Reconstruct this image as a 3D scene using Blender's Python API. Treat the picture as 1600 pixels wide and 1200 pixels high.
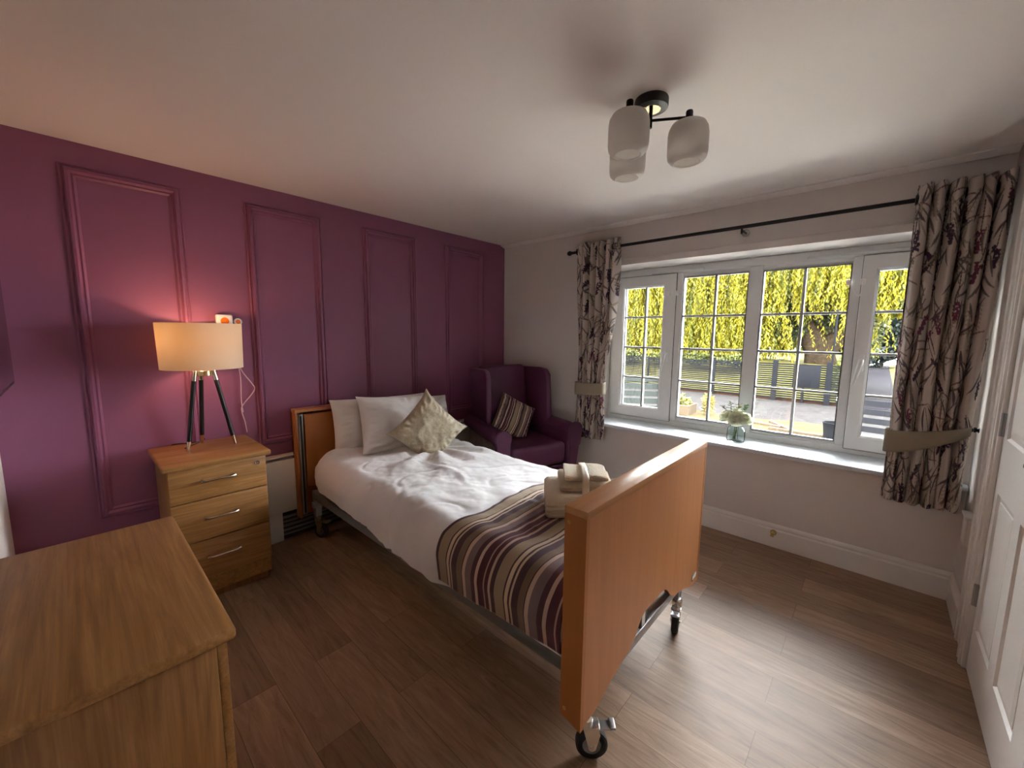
import bpy, bmesh, math, random
import numpy as np
from mathutils import Vector, Matrix
random.seed(7); rng = np.random.default_rng(7)
PI = math.pi
for o in list(bpy.data.objects): bpy.data.objects.remove(o)
S = bpy.context.scene
COL = S.collection

# ------------------------------------------------------------------ camera
yaw, pitch, roll = 0.7406, -0.1224, 0.0096
cy_, sy_ = math.cos(yaw), math.sin(yaw)
F = Vector((-sy_*math.cos(pitch), cy_*math.cos(pitch), math.sin(pitch)))
R0 = Vector((cy_, sy_, 0)); U0 = R0.cross(F)
R = R0*math.cos(roll)+U0*math.sin(roll); U = -R0*math.sin(roll)+U0*math.cos(roll)
cam_d = bpy.data.cameras.new('camera'); cam = bpy.data.objects.new('camera', cam_d); COL.objects.link(cam)
M = Matrix.Identity(4)
for i in range(3): M[i][0] = R[i]; M[i][1] = U[i]; M[i][2] = -F[i]
M[0][3], M[1][3], M[2][3] = 2.8206, -2.9582, 1.3412
cam.matrix_world = M
cam_d.sensor_width = 36; cam_d.lens = 628.11/1600*36; cam_d.clip_start = 0.02; cam_d.clip_end = 200
S.camera = cam

# ------------------------------------------------------------------ world, sun, exposure
w = bpy.data.worlds.new('sky'); S.world = w; w.use_nodes = True
bg = w.node_tree.nodes['Background']; # cloudy bright sky: a broad glow high beyond the garden, dimmer elsewhere
_n, _l = w.node_tree.nodes, w.node_tree.links
_tc = _n.new('ShaderNodeTexCoord'); _dot = _n.new('ShaderNodeVectorMath'); _dot.operation = 'DOT_PRODUCT'
_dot.inputs[1].default_value = Vector((-0.15, .87, .47)).normalized(); _l.new(_tc.outputs['Generated'], _dot.inputs[0])
_rp = _n.new('ShaderNodeMapRange'); _rp.inputs[1].default_value = .35; _rp.inputs[2].default_value = 1.0; _rp.inputs[3].default_value = 7.0; _rp.inputs[4].default_value = 15.0
_rp.interpolation_type = 'SMOOTHSTEP'; _l.new(_dot.outputs['Value'], _rp.inputs[0]); _l.new(_rp.outputs[0], bg.inputs[1])
bg.inputs[0].default_value = (0.97, 0.97, 1.0, 1)
sd = bpy.data.lights.new('sun', 'SUN'); sd.energy = 3.0; sd.angle = 0.02; sd.color = (1, .95, .85)
sun = bpy.data.objects.new('sun', sd); COL.objects.link(sun)
sun.rotation_euler = Vector((-0.55, 0.62, -0.75)).to_track_quat('-Z', 'Y').to_euler(); sun.location = (3, -5, 8)
S.view_settings.view_transform = 'Standard'; S.view_settings.look = 'None'
S.view_settings.gamma = 1; S.view_settings.use_curve_mapping = False
S.view_settings.exposure = 1.82

# ------------------------------------------------------------------ materials
def lin(*c): return tuple(((x/255)/12.92 if x/255 <= .04045 else ((x/255+.055)/1.055)**2.4) for x in c)
class MT:
    def __init__(s, name):
        s.m = bpy.data.materials.new(name); s.m.use_nodes = True
        s.t = s.m.node_tree; s.N = s.t.nodes; s.L = s.t.links; s.b = s.N['Principled BSDF']
    def n(s, typ, **k):
        x = s.N.new(typ)
        for a, v in k.items():
            if a in x.inputs: x.inputs[a].default_value = v
            else: setattr(x, a, v)
        return x
    def l(s, a, b): s.L.new(a, b)
    def set(s, **k):
        for a, v in k.items():
            a = a.replace('_', ' ')
            s.b.inputs[a].default_value = v
        return s
    def coord(s, scale=(1, 1, 1), kind='Object', rot=(0, 0, 0)):
        tc = s.n('ShaderNodeTexCoord'); mp = s.n('ShaderNodeMapping')
        mp.inputs['Scale'].default_value = scale; mp.inputs['Rotation'].default_value = rot
        s.l(tc.outputs[kind], mp.inputs[0]); return mp.outputs[0]
    def noise(s, vec, scale, detail=4, rough=.5, dist=0):
        x = s.n('ShaderNodeTexNoise'); x.inputs['Scale'].default_value = scale; x.inputs['Detail'].default_value = detail
        x.inputs['Roughness'].default_value = rough; x.inputs['Distortion'].default_value = dist
        if vec: s.l(vec, x.inputs['Vector'])
        return x.outputs['Fac']
    def ramp(s, fac, stops, interp='LINEAR'):
        x = s.n('ShaderNodeValToRGB'); cr = x.color_ramp; cr.interpolation = interp
        while len(cr.elements) < len(stops): cr.elements.new(.5)
        for e, (p, c) in zip(cr.elements, stops): e.position = p; e.color = (*c, 1)
        s.l(fac, x.inputs[0]); return x.outputs[0]
    def bump(s, h, strength=.2, dist=.01):
        x = s.n('ShaderNodeBump'); x.inputs['Strength'].default_value = strength; x.inputs['Distance'].default_value = dist
        s.l(h, x.inputs['Height']); s.l(x.outputs[0], s.b.inputs['Normal'])

def plain(name, col, rough=.5, metal=0, spec=.5, bump=None, var=None, sheen=0, coat=0, **kw):
    t = MT(name); t.set(Base_Color=(*col, 1), Roughness=rough, Metallic=metal)
    t.b.inputs['Specular IOR Level'].default_value = spec
    if sheen: t.b.inputs['Sheen Weight'].default_value = sheen
    if coat: t.b.inputs['Coat Weight'].default_value = coat
    v = t.coord()
    if var:   # slight tonal variation
        sc, amt = var; f = t.noise(v, sc, 3)
        t.l(t.ramp(f, [(.3, tuple(c*(1-amt) for c in col)), (.7, tuple(min(1, c*(1+amt)) for c in col))]), t.b.inputs['Base Color'])
    if bump:
        sc, st, di = bump; t.bump(t.noise(v, sc, 4), st, di)
    return t.m

def wood(name, c0, c1, c2, axis='Z', rough=.45, scale=1.0, coat=0, soft=.55):
    t = MT(name)
    sc = {'X': (1.2, 14, 14), 'Y': (14, 1.2, 14), 'Z': (14, 14, 1.2)}[axis]
    v = t.coord(tuple(a*scale for a in sc))
    f = t.noise(v, 1.6, 8, .62, 1.4)
    sc2 = {'X': (2, 90, 90), 'Y': (90, 2, 90), 'Z': (90, 90, 2)}[axis]
    f2 = t.noise(t.coord(tuple(a*scale for a in sc2)), 1.5, 3, .6)
    c = t.ramp(f, [(.28, c0), (.5, c1), (.72, c2)])
    mx = t.n('ShaderNodeMixRGB', blend_type='MULTIPLY'); mx.inputs[0].default_value = soft
    t.l(c, mx.inputs[1]); t.l(t.ramp(f2, [(.35, (.6, .55, .5)), (.6, (1, 1, 1))]), mx.inputs[2])
    t.l(mx.outputs[0], t.b.inputs['Base Color']); t.set(Roughness=rough)
    if coat: t.b.inputs['Coat Weight'].default_value = coat
    t.bump(f2, .08, .002)
    return t.m

WALL = plain('wall_paint', (.70, .65, .625), .65, bump=(60, .08, .002))
CEIL = plain('ceiling_paint', (.83, .77, .74), .75, bump=(25, .1, .003))
PURP = plain('purple_paint', lin(148, 90, 122), .42, bump=(90, .06, .001), spec=.45)
GLOSSW = plain('white_gloss_paint', (.80, .77, .74), .35)
UPVC = plain('white_upvc', (.76, .78, .78), .3)
BARS = plain('grey_white_bar', (.42, .47, .47), .35)
GASK_SEAM = plain('gasket_seam_shade', (.10, .10, .10), .6)  # gaskets round the glass, and the painted shadow lines round the sashes
SILL = plain('sill_paint', (.66, .70, .75), .4)
BLACK = plain('black_metal', (.012, .011, .012), .4, .3)
BLKP = plain('black_plastic', (.015, .014, .016), .35)
CHROME = plain('chrome', (.75, .74, .72), .18, 1)
STEEL = plain('brushed_steel', (.42, .42, .43), .38, .9)
GREYP = plain('grey_powder_coat', (.20, .195, .19), .45, .2)
RUBBER = plain('rubber', (.02, .02, .022), .6)
GOLD = plain('polished_gold', (.84, .62, .32), .2, 1)
CHAMP = plain('champagne_metal', (.78, .68, .52), .22, 1)
BRASS = plain('brass', (.55, .40, .18), .3, 1)
OAK = wood('oak_laminate', lin(140, 96, 50), lin(164, 117, 66), lin(184, 136, 82), 'X')
OAKZ = wood('oak_laminate_vertical', lin(132, 88, 46), lin(156, 108, 60), lin(176, 128, 76), 'Z')
OAKY = wood('oak_laminate_cross', lin(144, 99, 52), lin(170, 122, 70), lin(190, 142, 88), 'Y')
BEECH = wood('beech_laminate', lin(186, 124, 78), lin(192, 130, 83), lin(198, 136, 88), 'Z', .4, .4, soft=.15)
BEECHY = wood('beech_laminate_top', lin(184, 126, 78), lin(196, 138, 88), lin(206, 150, 100), 'Y', .3, .5, soft=.2)
BEECHS = plain('beech_edging', lin(178, 112, 58), .4, var=(4, .06))
LEGW = plain('stained_wood', lin(170, 100, 50), .4)
LEATHER = plain('plum_leather', lin(92, 48, 76), .38, bump=(140, .12, .001), var=(6, .12))
COTTON = plain('white_cotton', (.77, .76, .78), .85, bump=(420, .06, .0006), sheen=.2)
COTTON2 = plain('pillow_cotton', (.83, .80, .78), .85, bump=(14, .25, .01), sheen=.2)
TOWEL = plain('cream_towelling', lin(230, 214, 186), .95, bump=(240, .9, .006), sheen=.6)
RIBBON = plain('cream_ribbon', lin(236, 224, 206), .5)
WHITEP = plain('white_plastic', (.85, .83, .82), .3)
ORANGE = plain('orange_print', lin(235, 120, 20), .4)
CORD = plain('pink_cord', lin(225, 190, 200), .6)
CLINEN = plain('grey_linen', lin(150, 138, 120), .9, bump=(220, .4, .001))
DARK = plain('dark_gap', (.02, .018, .016), .8)
LABELW = plain('label_white', (.8, .8, .78), .5)

def glass_mat(name, tint=(1, 1, 1), ior=1.45, rough=0.0):
    t = MT(name); t.N.remove(t.b)
    tr = t.n('ShaderNodeBsdfTransparent'); tr.inputs[0].default_value = (*tint, 1)
    gl = t.n('ShaderNodeBsdfGlossy'); gl.inputs['Roughness'].default_value = rough
    fr = t.n('ShaderNodeFresnel'); fr.inputs[0].default_value = ior
    mx = t.n('ShaderNodeMixShader'); t.l(fr.outputs[0], mx.inputs[0]); t.l(tr.outputs[0], mx.inputs[1]); t.l(gl.outputs[0], mx.inputs[2])
    t.l(mx.outputs[0], t.N['Material Output'].inputs[0]); return t.m
PANE = glass_mat('window_glass', (.95, .97, .96))
VASEG = glass_mat('vase_glass', (.96, .99, .99), ior=1.08, rough=.02)

def frosted():
    t = MT('frosted_glass'); t.N.remove(t.b)
    d = t.n('ShaderNodeBsdfDiffuse'); d.inputs[0].default_value = (.88, .85, .82, 1)
    tr = t.n('ShaderNodeBsdfTranslucent'); tr.inputs[0].default_value = (.90, .87, .84, 1)
    g = t.n('ShaderNodeBsdfGlossy'); g.inputs['Roughness'].default_value = .35
    m1 = t.n('ShaderNodeMixShader'); m1.inputs[0].default_value = .55
    m2 = t.n('ShaderNodeMixShader'); m2.inputs[0].default_value = .07
    t.l(d.outputs[0], m1.inputs[1]); t.l(tr.outputs[0], m1.inputs[2]); t.l(m1.outputs[0], m2.inputs[1]); t.l(g.outputs[0], m2.inputs[2])
    t.l(m2.outputs[0], t.N['Material Output'].inputs[0]); return t.m
FROST = frosted()
def shade_mat():
    t = MT('lamp_shade_fabric'); t.N.remove(t.b)
    d = t.n('ShaderNodeBsdfDiffuse'); d.inputs[0].default_value = (.80, .72, .60, 1)
    tr = t.n('ShaderNodeBsdfTranslucent'); tr.inputs[0].default_value = (.78, .68, .50, 1)
    m1 = t.n('ShaderNodeMixShader'); m1.inputs[0].default_value = .40
    v = t.coord((1, 1, 40)); f = t.noise(v, 20, 2)
    b = t.n('ShaderNodeBump'); b.inputs['Strength'].default_value = .2; b.inputs['Distance'].default_value = .001
    t.l(f, b.inputs['Height']); t.l(b.outputs[0], d.inputs['Normal'])
    t.l(d.outputs[0], m1.inputs[1]); t.l(tr.outputs[0], m1.inputs[2])
    t.l(m1.outputs[0], t.N['Material Output'].inputs[0]); return t.m
SHADE = shade_mat()

def floor_mat():
    t = MT('oak_vinyl_planks'); v = t.coord()
    br = t.n('ShaderNodeTexBrick'); br.offset = .37; br.squash = 1
    br.inputs['Scale'].default_value = 1; br.inputs['Brick Width'].default_value = 1.02; br.inputs['Row Height'].default_value = .150
    br.inputs['Mortar Size'].default_value = .0008; br.inputs['Mortar Smooth'].default_value = .3
    br.inputs['Color1'].default_value = (0, 0, 0, 1); br.inputs['Color2'].default_value = (1, 1, 1, 1); br.inputs['Mortar'].default_value = (.5, .5, .5, 1)
    br.inputs['Bias'].default_value = 0
    t.l(v, br.inputs['Vector'])
    # grain, offset per plank
    sep = t.n('ShaderNodeSeparateColor'); t.l(br.outputs['Color'], sep.inputs[0])
    mul = t.n('ShaderNodeVectorMath', operation='MULTIPLY'); mul.inputs[1].default_value = (2.0, 17, 1); t.l(v, mul.inputs[0])
    comb = t.n('ShaderNodeCombineXYZ'); m10 = t.n('ShaderNodeMath', operation='MULTIPLY'); m10.inputs[1].default_value = 17.0
    t.l(sep.outputs[0], m10.inputs[0]); t.l(m10.outputs[0], comb.inputs[0]); t.l(m10.outputs[0], comb.inputs[2])
    add = t.n('ShaderNodeVectorMath', operation='ADD'); t.l(mul.outputs[0], add.inputs[0]); t.l(comb.outputs[0], add.inputs[1])
    g = t.noise(add.outputs[0], 1.5, 9, .68, 1.7)
    c = t.ramp(g, [(.25, lin(112, 86, 67)), (.45, lin(148, 119, 95)), (.6, lin(163, 133, 109)), (.8, lin(184, 156, 131))])
    tone = t.ramp(sep.outputs[0], [(0, (.70, .66, .63)), (.5, (.94, .92, .90)), (1, (1.16, 1.15, 1.14))])
    mx = t.n('ShaderNodeMixRGB', blend_type='MULTIPLY'); mx.inputs[0].default_value = 1
    t.l(c, mx.inputs[1]); t.l(tone, mx.inputs[2])
    mx2 = t.n('ShaderNodeMixRGB', blend_type='MIX'); t.l(br.outputs['Fac'], mx2.inputs[0]); t.l(mx.outputs[0], mx2.inputs[1]); mx2.inputs[2].default_value = (*lin(84, 62, 46), 1)
    t.l(mx2.outputs[0], t.b.inputs['Base Color']); t.set(Roughness=.5)
    t.bump(g, .08, .002); return t.m
FLOOR = floor_mat()

STR = [  # throw stripes: (width mm, colour)
 (20,'#3f2433'),(46,'#8d7b66'),(7,'#3a2028'),(17,'#b9a590'),(9,'#3a2028'),(8,'#b09a86'),(30,'#3e2430'),(30,'#6a5644'),(6,'#3a1c24'),(16,'#b59c8c'),
 (32,'#6d5a5c'),(20,'#43202c'),(14,'#b49a8d'),(30,'#43172a'),(6,'#a08078'),(18,'#43172a'),(12,'#b09588')]
def hx(h): return lin(int(h[1:3], 16), int(h[3:5], 16), int(h[5:7], 16))
def stripe_mat(name, period, gain=1.0):
    t = MT(name)
    uv = t.n('ShaderNodeUVMap'); uv.uv_map = 'UVMap'
    sx = t.n('ShaderNodeSeparateXYZ'); t.l(uv.outputs[0], sx.inputs[0])
    d = t.n('ShaderNodeMath', operation='DIVIDE'); d.inputs[1].default_value = period; t.l(sx.outputs[0], d.inputs[0])
    fr = t.n('ShaderNodeMath', operation='FRACT'); t.l(d.outputs[0], fr.inputs[0])
    tot = sum(a for a, _ in STR); p = 0; st = []
    for a, c in STR: st.append((p/tot, tuple(min(1, x*gain) for x in hx(c)))); p += a
    c = t.ramp(fr.outputs[0], st, 'CONSTANT'); t.l(c, t.b.inputs['Base Color'])
    t.set(Roughness=.62); t.b.inputs['Sheen Weight'].default_value = .25; t.b.inputs['Sheen Roughness'].default_value = .4
    t.bump(t.noise(t.coord((260, 260, 260)), 1, 2), .25, .001); return t.m
THROW = stripe_mat('striped_satin', .305, 1.35); CUSHS = stripe_mat('striped_cushion', .225, 1.3)

def damask():
    t = MT('champagne_damask'); v = t.coord()
    f = t.noise(v, 26, 5, .6, 2.5)
    t.l(t.ramp(f, [(.42, lin(176, 164, 138)), (.5, lin(196, 184, 158)), (.58, lin(172, 160, 134))]), t.b.inputs['Base Color'])
    t.set(Roughness=.45); t.b.inputs['Sheen Weight'].default_value = .4
    t.bump(t.noise(v, 30, 4, .5, 1), .15, .003); return t.m
DAMASK = damask()
def attr_mat(name, rough=.9, bumps=300, trans=0):
    t = MT(name); a = t.n('ShaderNodeAttribute'); a.attribute_name = 'Col'
    t.l(a.outputs['Color'], t.b.inputs['Base Color']); t.set(Roughness=rough)
    t.bump(t.noise(t.coord(), bumps, 2), .3, .001)
    if trans:
        tr = t.n('ShaderNodeBsdfTranslucent'); t.l(a.outputs['Color'], tr.inputs[0])
        mx = t.n('ShaderNodeMixShader'); mx.inputs[0].default_value = trans
        t.l(t.b.outputs[0], mx.inputs[1]); t.l(tr.outputs[0], mx.inputs[2]); t.l(mx.outputs[0], t.N['Material Output'].inputs[0])
    return t.m
CURT = attr_mat('lavender_print_linen', .9, 300, .12)
LEAF = attr_mat('willow_leaf', .6, 5, .45)
LEAF2 = attr_mat('garden_leaf', .6, 5, .3)
def print_fabric():
    t = MT('patterned_upholstery'); v = t.coord((30, 30, 8))
    f = t.noise(v, 1.5, 3, .5, 3)
    t.l(t.ramp(f, [(.45, lin(180, 166, 150)), (.5, lin(110, 84, 86)), (.56, lin(180, 166, 150))]), t.b.inputs['Base Color']); t.set(Roughness=.9); return t.m
PRINT = print_fabric()
MIRROR = plain('mirror_finish', (.50, .40, .24), .15, 1)
# outside
GRAVEL = plain('gravel_surface', lin(48, 46, 46), .95, bump=(20, .6, .03), var=(7, .22), spec=.05)
SAND = plain('sand_surface', lin(66, 57, 38), .95, bump=(9, .5, .02), var=(3, .18), spec=.05)
GRASS = plain('grass_bank', lin(84, 80, 42), .95, bump=(8, .6, .05), var=(2, .35), spec=.05)
FENCE = plain('anthracite_slat', lin(22, 23, 27), .6, spec=.05)
DECKT = plain('slate_teal_paint', lin(36, 40, 39), .6, spec=.05)
KERB = plain('terracotta_kerb', lin(60, 40, 30), .8, spec=.05)
BARK = plain('willow_bark', lin(54, 45, 35), .95, bump=(9, 1.0, .08), var=(5, .35), spec=.05)
PATH = plain('asphalt_path', lin(28, 26, 31), .95, bump=(30, .4, .01), spec=.05)
BRICKY = plain('buff_stone', lin(74, 62, 46), .9, var=(6, .2), spec=.05)
TIMBER = wood('raw_timber', lin(58, 44, 26), lin(68, 54, 34), lin(80, 64, 42), 'X', .8)
SOIL = plain('soil', lin(70, 54, 42), .95)

# ------------------------------------------------------------------ mesh builder
class B:
    def __init__(s): s.v = []; s.f = []; s.mi = []; s.uv = None; s.col = None
    def add(s, vs, fs, mi=0):
        k = len(s.v); s.v += [tuple(v) for v in vs]; s.f += [tuple(i+k for i in f) for f in fs]; s.mi += [mi]*len(fs); return s
    def box(s, x0, x1, y0, y1, z0, z1, r=0, seg=2, mi=0, mat=None):
        bm = bmesh.new(); bmesh.ops.create_cube(bm, size=1)
        for v in bm.verts: v.co = Vector(((x0+x1)/2+v.co.x*(x1-x0), (y0+y1)/2+v.co.y*(y1-y0), (z0+z1)/2+v.co.z*(z1-z0)))
        if r > 0:
            r = min(r, abs(x1-x0)*.49, abs(y1-y0)*.49, abs(z1-z0)*.49)
            bmesh.ops.bevel(bm, geom=bm.edges[:], offset=r, segments=seg, profile=.5, affect='EDGES')
        if mat is not None: bm.transform(mat)
        s.bm(bm, mi); return s
    def bm(s, bm, mi=0):
        bm.verts.index_update(); s.add([v.co[:] for v in bm.verts], [[v.index for v in f.verts] for f in bm.faces], mi); bm.free(); return s
    def tube(s, pts, r, n=12, mi=0, caps=True):
        pts = [Vector(p) for p in pts]; m = len(pts); rs = r if isinstance(r, (list, tuple)) else [r]*m
        T = [(pts[min(i+1, m-1)]-pts[max(i-1, 0)]).normalized() for i in range(m)]
        a = Vector((0, 0, 1)) if abs(T[0].z) < .9 else Vector((1, 0, 0)); N = T[0].cross(a).normalized(); vs = []
        for i in range(m):
            N = (N-T[i]*N.dot(T[i])); N = N.normalized() if N.length > 1e-6 else T[i].orthogonal().normalized()
            Bn = T[i].cross(N)
            for k in range(n):
                an = 2*PI*k/n; vs.append(pts[i]+(N*math.cos(an)+Bn*math.sin(an))*rs[i])
        fs = [(i*n+k, i*n+(k+1) % n, (i+1)*n+(k+1) % n, (i+1)*n+k) for i in range(m-1) for k in range(n)]
        if caps: fs += [tuple(range(n))[::-1], tuple((m-1)*n+k for k in range(n))]
        return s.add(vs, fs, mi)
    def cyl(s, p, q, r, n=20, mi=0, r2=None): return s.tube([p, q], [r, r if r2 is None else r2], n, mi)
    def lathe(s, c, prof, n=32, mi=0, M3=None):
        vs = []; c = Vector(c)
        for (r, z) in prof:
            for k in range(n):
                p = Vector((r*math.cos(2*PI*k/n), r*math.sin(2*PI*k/n), z))
                if M3 is not None: p = M3 @ p
                vs.append(c+p)
        m = len(prof)
        fs = [(i*n+k, i*n+(k+1) % n, (i+1)*n+(k+1) % n, (i+1)*n+k) for i in range(m-1) for k in range(n)]
        return s.add(vs, fs, mi)
    def prism(s, poly, ax, a0, a1, mi=0, r=0):
        # poly: 2D points in the plane normal to axis ax ('x': (y,z), 'y': (x,z), 'z': (x,y))
        def P(p, a): return {'x': (a, p[0], p[1]), 'y': (p[0], a, p[1]), 'z': (p[0], p[1], a)}[ax]
        bm = bmesh.new(); A = [bm.verts.new(P(p, a0)) for p in poly]; Bv = [bm.verts.new(P(p, a1)) for p in poly]; n = len(poly)
        bm.faces.new(A); bm.faces.new(Bv[::-1])
        for i in range(n): bm.faces.new((A[i], Bv[i], Bv[(i+1) % n], A[(i+1) % n])[::-1])
        bmesh.ops.recalc_face_normals(bm, faces=bm.faces[:])
        if r:
            bmesh.ops.bevel(bm, geom=[e for e in bm.edges if len(e.link_faces) == 2 and e.calc_face_angle(0) > .5], offset=r, segments=3, profile=.5, affect='EDGES')
        return s.bm(bm, mi)
    def grid(s, P, closed_u=False, mi=0, flip=False):
        P = np.asarray(P); nu, nv = P.shape[:2]; k = len(s.v)
        s.v += [tuple(p) for p in P.reshape(-1, 3)]
        mu = nu if closed_u else nu-1
        for i in range(mu):
            for j in range(nv-1):
                q = (k+i*nv+j, k+((i+1) % nu)*nv+j, k+((i+1) % nu)*nv+j+1, k+i*nv+j+1)
                s.f.append(q[::-1] if flip else q); s.mi.append(mi)
        return s
    def ball(s, c, r, sc=(1, 1, 1), n=12, mi=0):
        prof = [(math.sin(PI*i/n), -math.cos(PI*i/n)) for i in range(n+1)]
        return s.lathe(c, [(max(a, 1e-4)*r, b*r*sc[2]) for a, b in prof], n*2, mi, Matrix.Diagonal((sc[0], sc[1], 1)))
    def build(s, name, mats, parent=None, smooth=True, ang=35, world=True, xf=None, uv=None, col=None, solid=0):
        me = bpy.data.meshes.new(name)
        off = Vector((0, 0, 0))
        if parent is not None and world: off = WL(parent)
        vs = s.v if xf is None else [tuple(xf @ Vector(v)) for v in s.v]
        if off.length > 0: vs = [(a-off.x, b-off.y, c-off.z) for a, b, c in vs]
        org = Vector((0, 0, 0))
        if parent is None and world:   # origin at the base of the thing
            A = np.array(vs); org = Vector(((A[:, 0].min()+A[:, 0].max())/2, (A[:, 1].min()+A[:, 1].max())/2, A[:, 2].min()))
            vs = (A-np.array(org)).tolist()
        me.from_pydata(vs, [], s.f); me.update()
        mats = mats if isinstance(mats, (list, tuple)) else [mats]
        for m in mats: me.materials.append(m)
        if len(mats) > 1: me.polygons.foreach_set('material_index', s.mi)
        if smooth:
            me.shade_smooth()
            if ang: me.set_sharp_from_angle(angle=math.radians(ang))
        if uv is not None:
            L = me.uv_layers.new(name='UVMap'); idx = np.empty(len(me.loops), int); me.loops.foreach_get('vertex_index', idx)
            L.data.foreach_set('uv', np.asarray(uv, dtype=np.float32)[idx].ravel())
        if col is not None:
            ca = me.color_attributes.new('Col', 'FLOAT_COLOR', 'POINT'); c4 = np.ones((len(vs), 4), np.float32); c4[:, :3] = col
            ca.data.foreach_set('color', c4.ravel())
        o = bpy.data.objects.new(name, me); COL.objects.link(o); o.location = org
        if parent is not None: o.parent = parent
        if solid:
            md = o.modifiers.new('thickness', 'SOLIDIFY'); md.thickness = solid; md.offset = -1
        return o
def WL(o):
    v = Vector(o.location)
    while o.parent is not None: o = o.parent; v += Vector(o.location)
    return v
def thing(name, loc, label, cat, group=None, rz=0):
    o = bpy.data.objects.new(name, None); o.empty_display_size = .05; COL.objects.link(o); o.location = loc; o.rotation_euler = (0, 0, rz)
    o['label'] = label; o['category'] = cat
    if group: o['group'] = group
    return o
def tag(o, label, cat, group=None):
    o['label'] = label; o['category'] = cat
    if group: o['group'] = group
    return o
def struct(o): o['kind'] = 'structure'; return o
def copy_tree(o, parent=None):
    c = o.copy(); COL.objects.link(c)
    if parent is not None: c.parent = parent
    for ch in list(o.children): copy_tree(ch, c)
    return c
def lerp(a, b, t): return a+(b-a)*t
def smooth(x): x = np.clip(x, 0, 1); return x*x*(3-2*x)

# value noise for cloth
def vnoise(x, y, seed=0):
    r = np.random.default_rng(seed); T = r.random((64, 64))
    xi = np.floor(x).astype(int); yi = np.floor(y).astype(int); fx = x-xi; fy = y-yi
    fx = fx*fx*(3-2*fx); fy = fy*fy*(3-2*fy)
    g = lambda a, b: T[a % 64, b % 64]
    return (g(xi, yi)*(1-fx)+g(xi+1, yi)*fx)*(1-fy)+(g(xi, yi+1)*(1-fx)+g(xi+1, yi+1)*fx)*fy-.5
def fbm(x, y, seed=0, o=4):
    return sum(vnoise(x*2**i, y*2**i, seed+i)/2**i for i in range(o))

# ================================================================== SETTING
W, L, H = 3.20, 3.21, 2.2
T = .12
OX0, OX1, OZ0, OZ1, FY = 1.05, 3.17, .62, 1.885, .27      # window opening and frame plane
struct(B().box(-T, W+T, -L-T, .36, -.1, 0).build('floor', FLOOR, smooth=False))
struct(B().box(-T, W+T, -L-T, .36, H, H+.1).build('ceiling', CEIL, smooth=False))
struct(B().box(-T, 0, -L-T, .36, 0, H).build('wall_left', PURP, smooth=False))
wb = B()
wb.box(0, OX0, 0, .36, 0, H); wb.box(OX1, W, 0, .36, 0, H); wb.box(OX0, OX1, 0, .36, 0, OZ0-.025); wb.box(OX0, OX1, 0, .36, OZ1, H)
struct(wb.build('wall_back', WALL, smooth=False))
struct(B().box(W, W+T, -L-T, .36, 0, H).build('wall_right', WALL, smooth=False))
struct(B().box(0, W, -L-T, -L, 0, H).build('wall_front', WALL, smooth=False))
# thin bead over the opening
struct(B().box(OX0-.08, OX1+.02, -.010, 0, 1.925, 1.933, .003).box(OX0-.08, OX1+.02, -.004, 0, OZ1, 1.925).build('trim_lintel', WALL))
# slim coving along the window wall
struct(B().prism([(0, H), (0, H-.022), (-.008, H-.022), (-.055, H-.006), (-.055, H)], 'x', 0, W).build('trim_coving', CEIL, smooth=False))
# wall panel mouldings
def panel(n, y0, y1, z0, z1):
    prof = [(0, 0), (0, .006), (.006, .012), (.011, .007), (.014, .007), (.020, .020), (.030, .022), (.036, .012), (.039, .008), (.046, .011), (.052, .006), (.055, 0)]
    b = B(); rings = []
    for (d, h) in prof:
        rings.append([(h, y0+d, z0+d), (h, y1-d, z0+d), (h, y1-d, z1-d), (h, y0+d, z1-d)])
    vs = [p for r in rings for p in r]; m = len(prof)
    fs = [(i*4+k, (i+1)*4+k, (i+1)*4+(k+1) % 4, i*4+(k+1) % 4) for i in range(m-1) for k in range(4)]
    b.add(vs, fs); struct(b.build('trim_%d' % n, PURP, ang=25))
panel(1, -2.935, -2.497, .395, 2.096); panel(2, -2.212, -1.775, .632, 2.096)
panel(3, -1.483, -1.036, .632, 2.096); panel(4, -.735, -.287, .632, 2.096)
# skirting boards
def skirting(name, fn, a, b_, h=.148, mat=GLOSSW):
    pr = [(0, 0), (.018, 0), (.018, h-.038), (.013, h-.030), (.013, h-.022), (.017, h-.018), (.014, h-.008), (.006, h), (0, h)]
    bb = B(); vs = []; 
    for t in (a, b_):
        vs += [fn(d, t, z) for d, z in pr]
    n = len(pr); bb.add(vs, [(i, (i+1) % n, n+(i+1) % n, n+i) for i in range(n)]+[tuple(range(n))[::-1], tuple(range(n, 2*n))])
    struct(bb.build(name, mat, smooth=False))
skirting('baseboard_back', lambda d, t, z: (t, -d, z), 0, W, .150)
skirting('baseboard_right', lambda d, t, z: (W-d, t, z), -.33, 0, .150)
skirting('baseboard_left', lambda d, t, z: (d, t, z), -L, -.02, .150, PURP)
skirting('baseboard_front', lambda d, t, z: (t, -L+d, z), 0, W, .150)
# sill board
struct(B().box(OX0-.02, W-.002, -.045, FY+.01, OZ0-.026, OZ0, .006, 3).build('window_sill', SILL))

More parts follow.
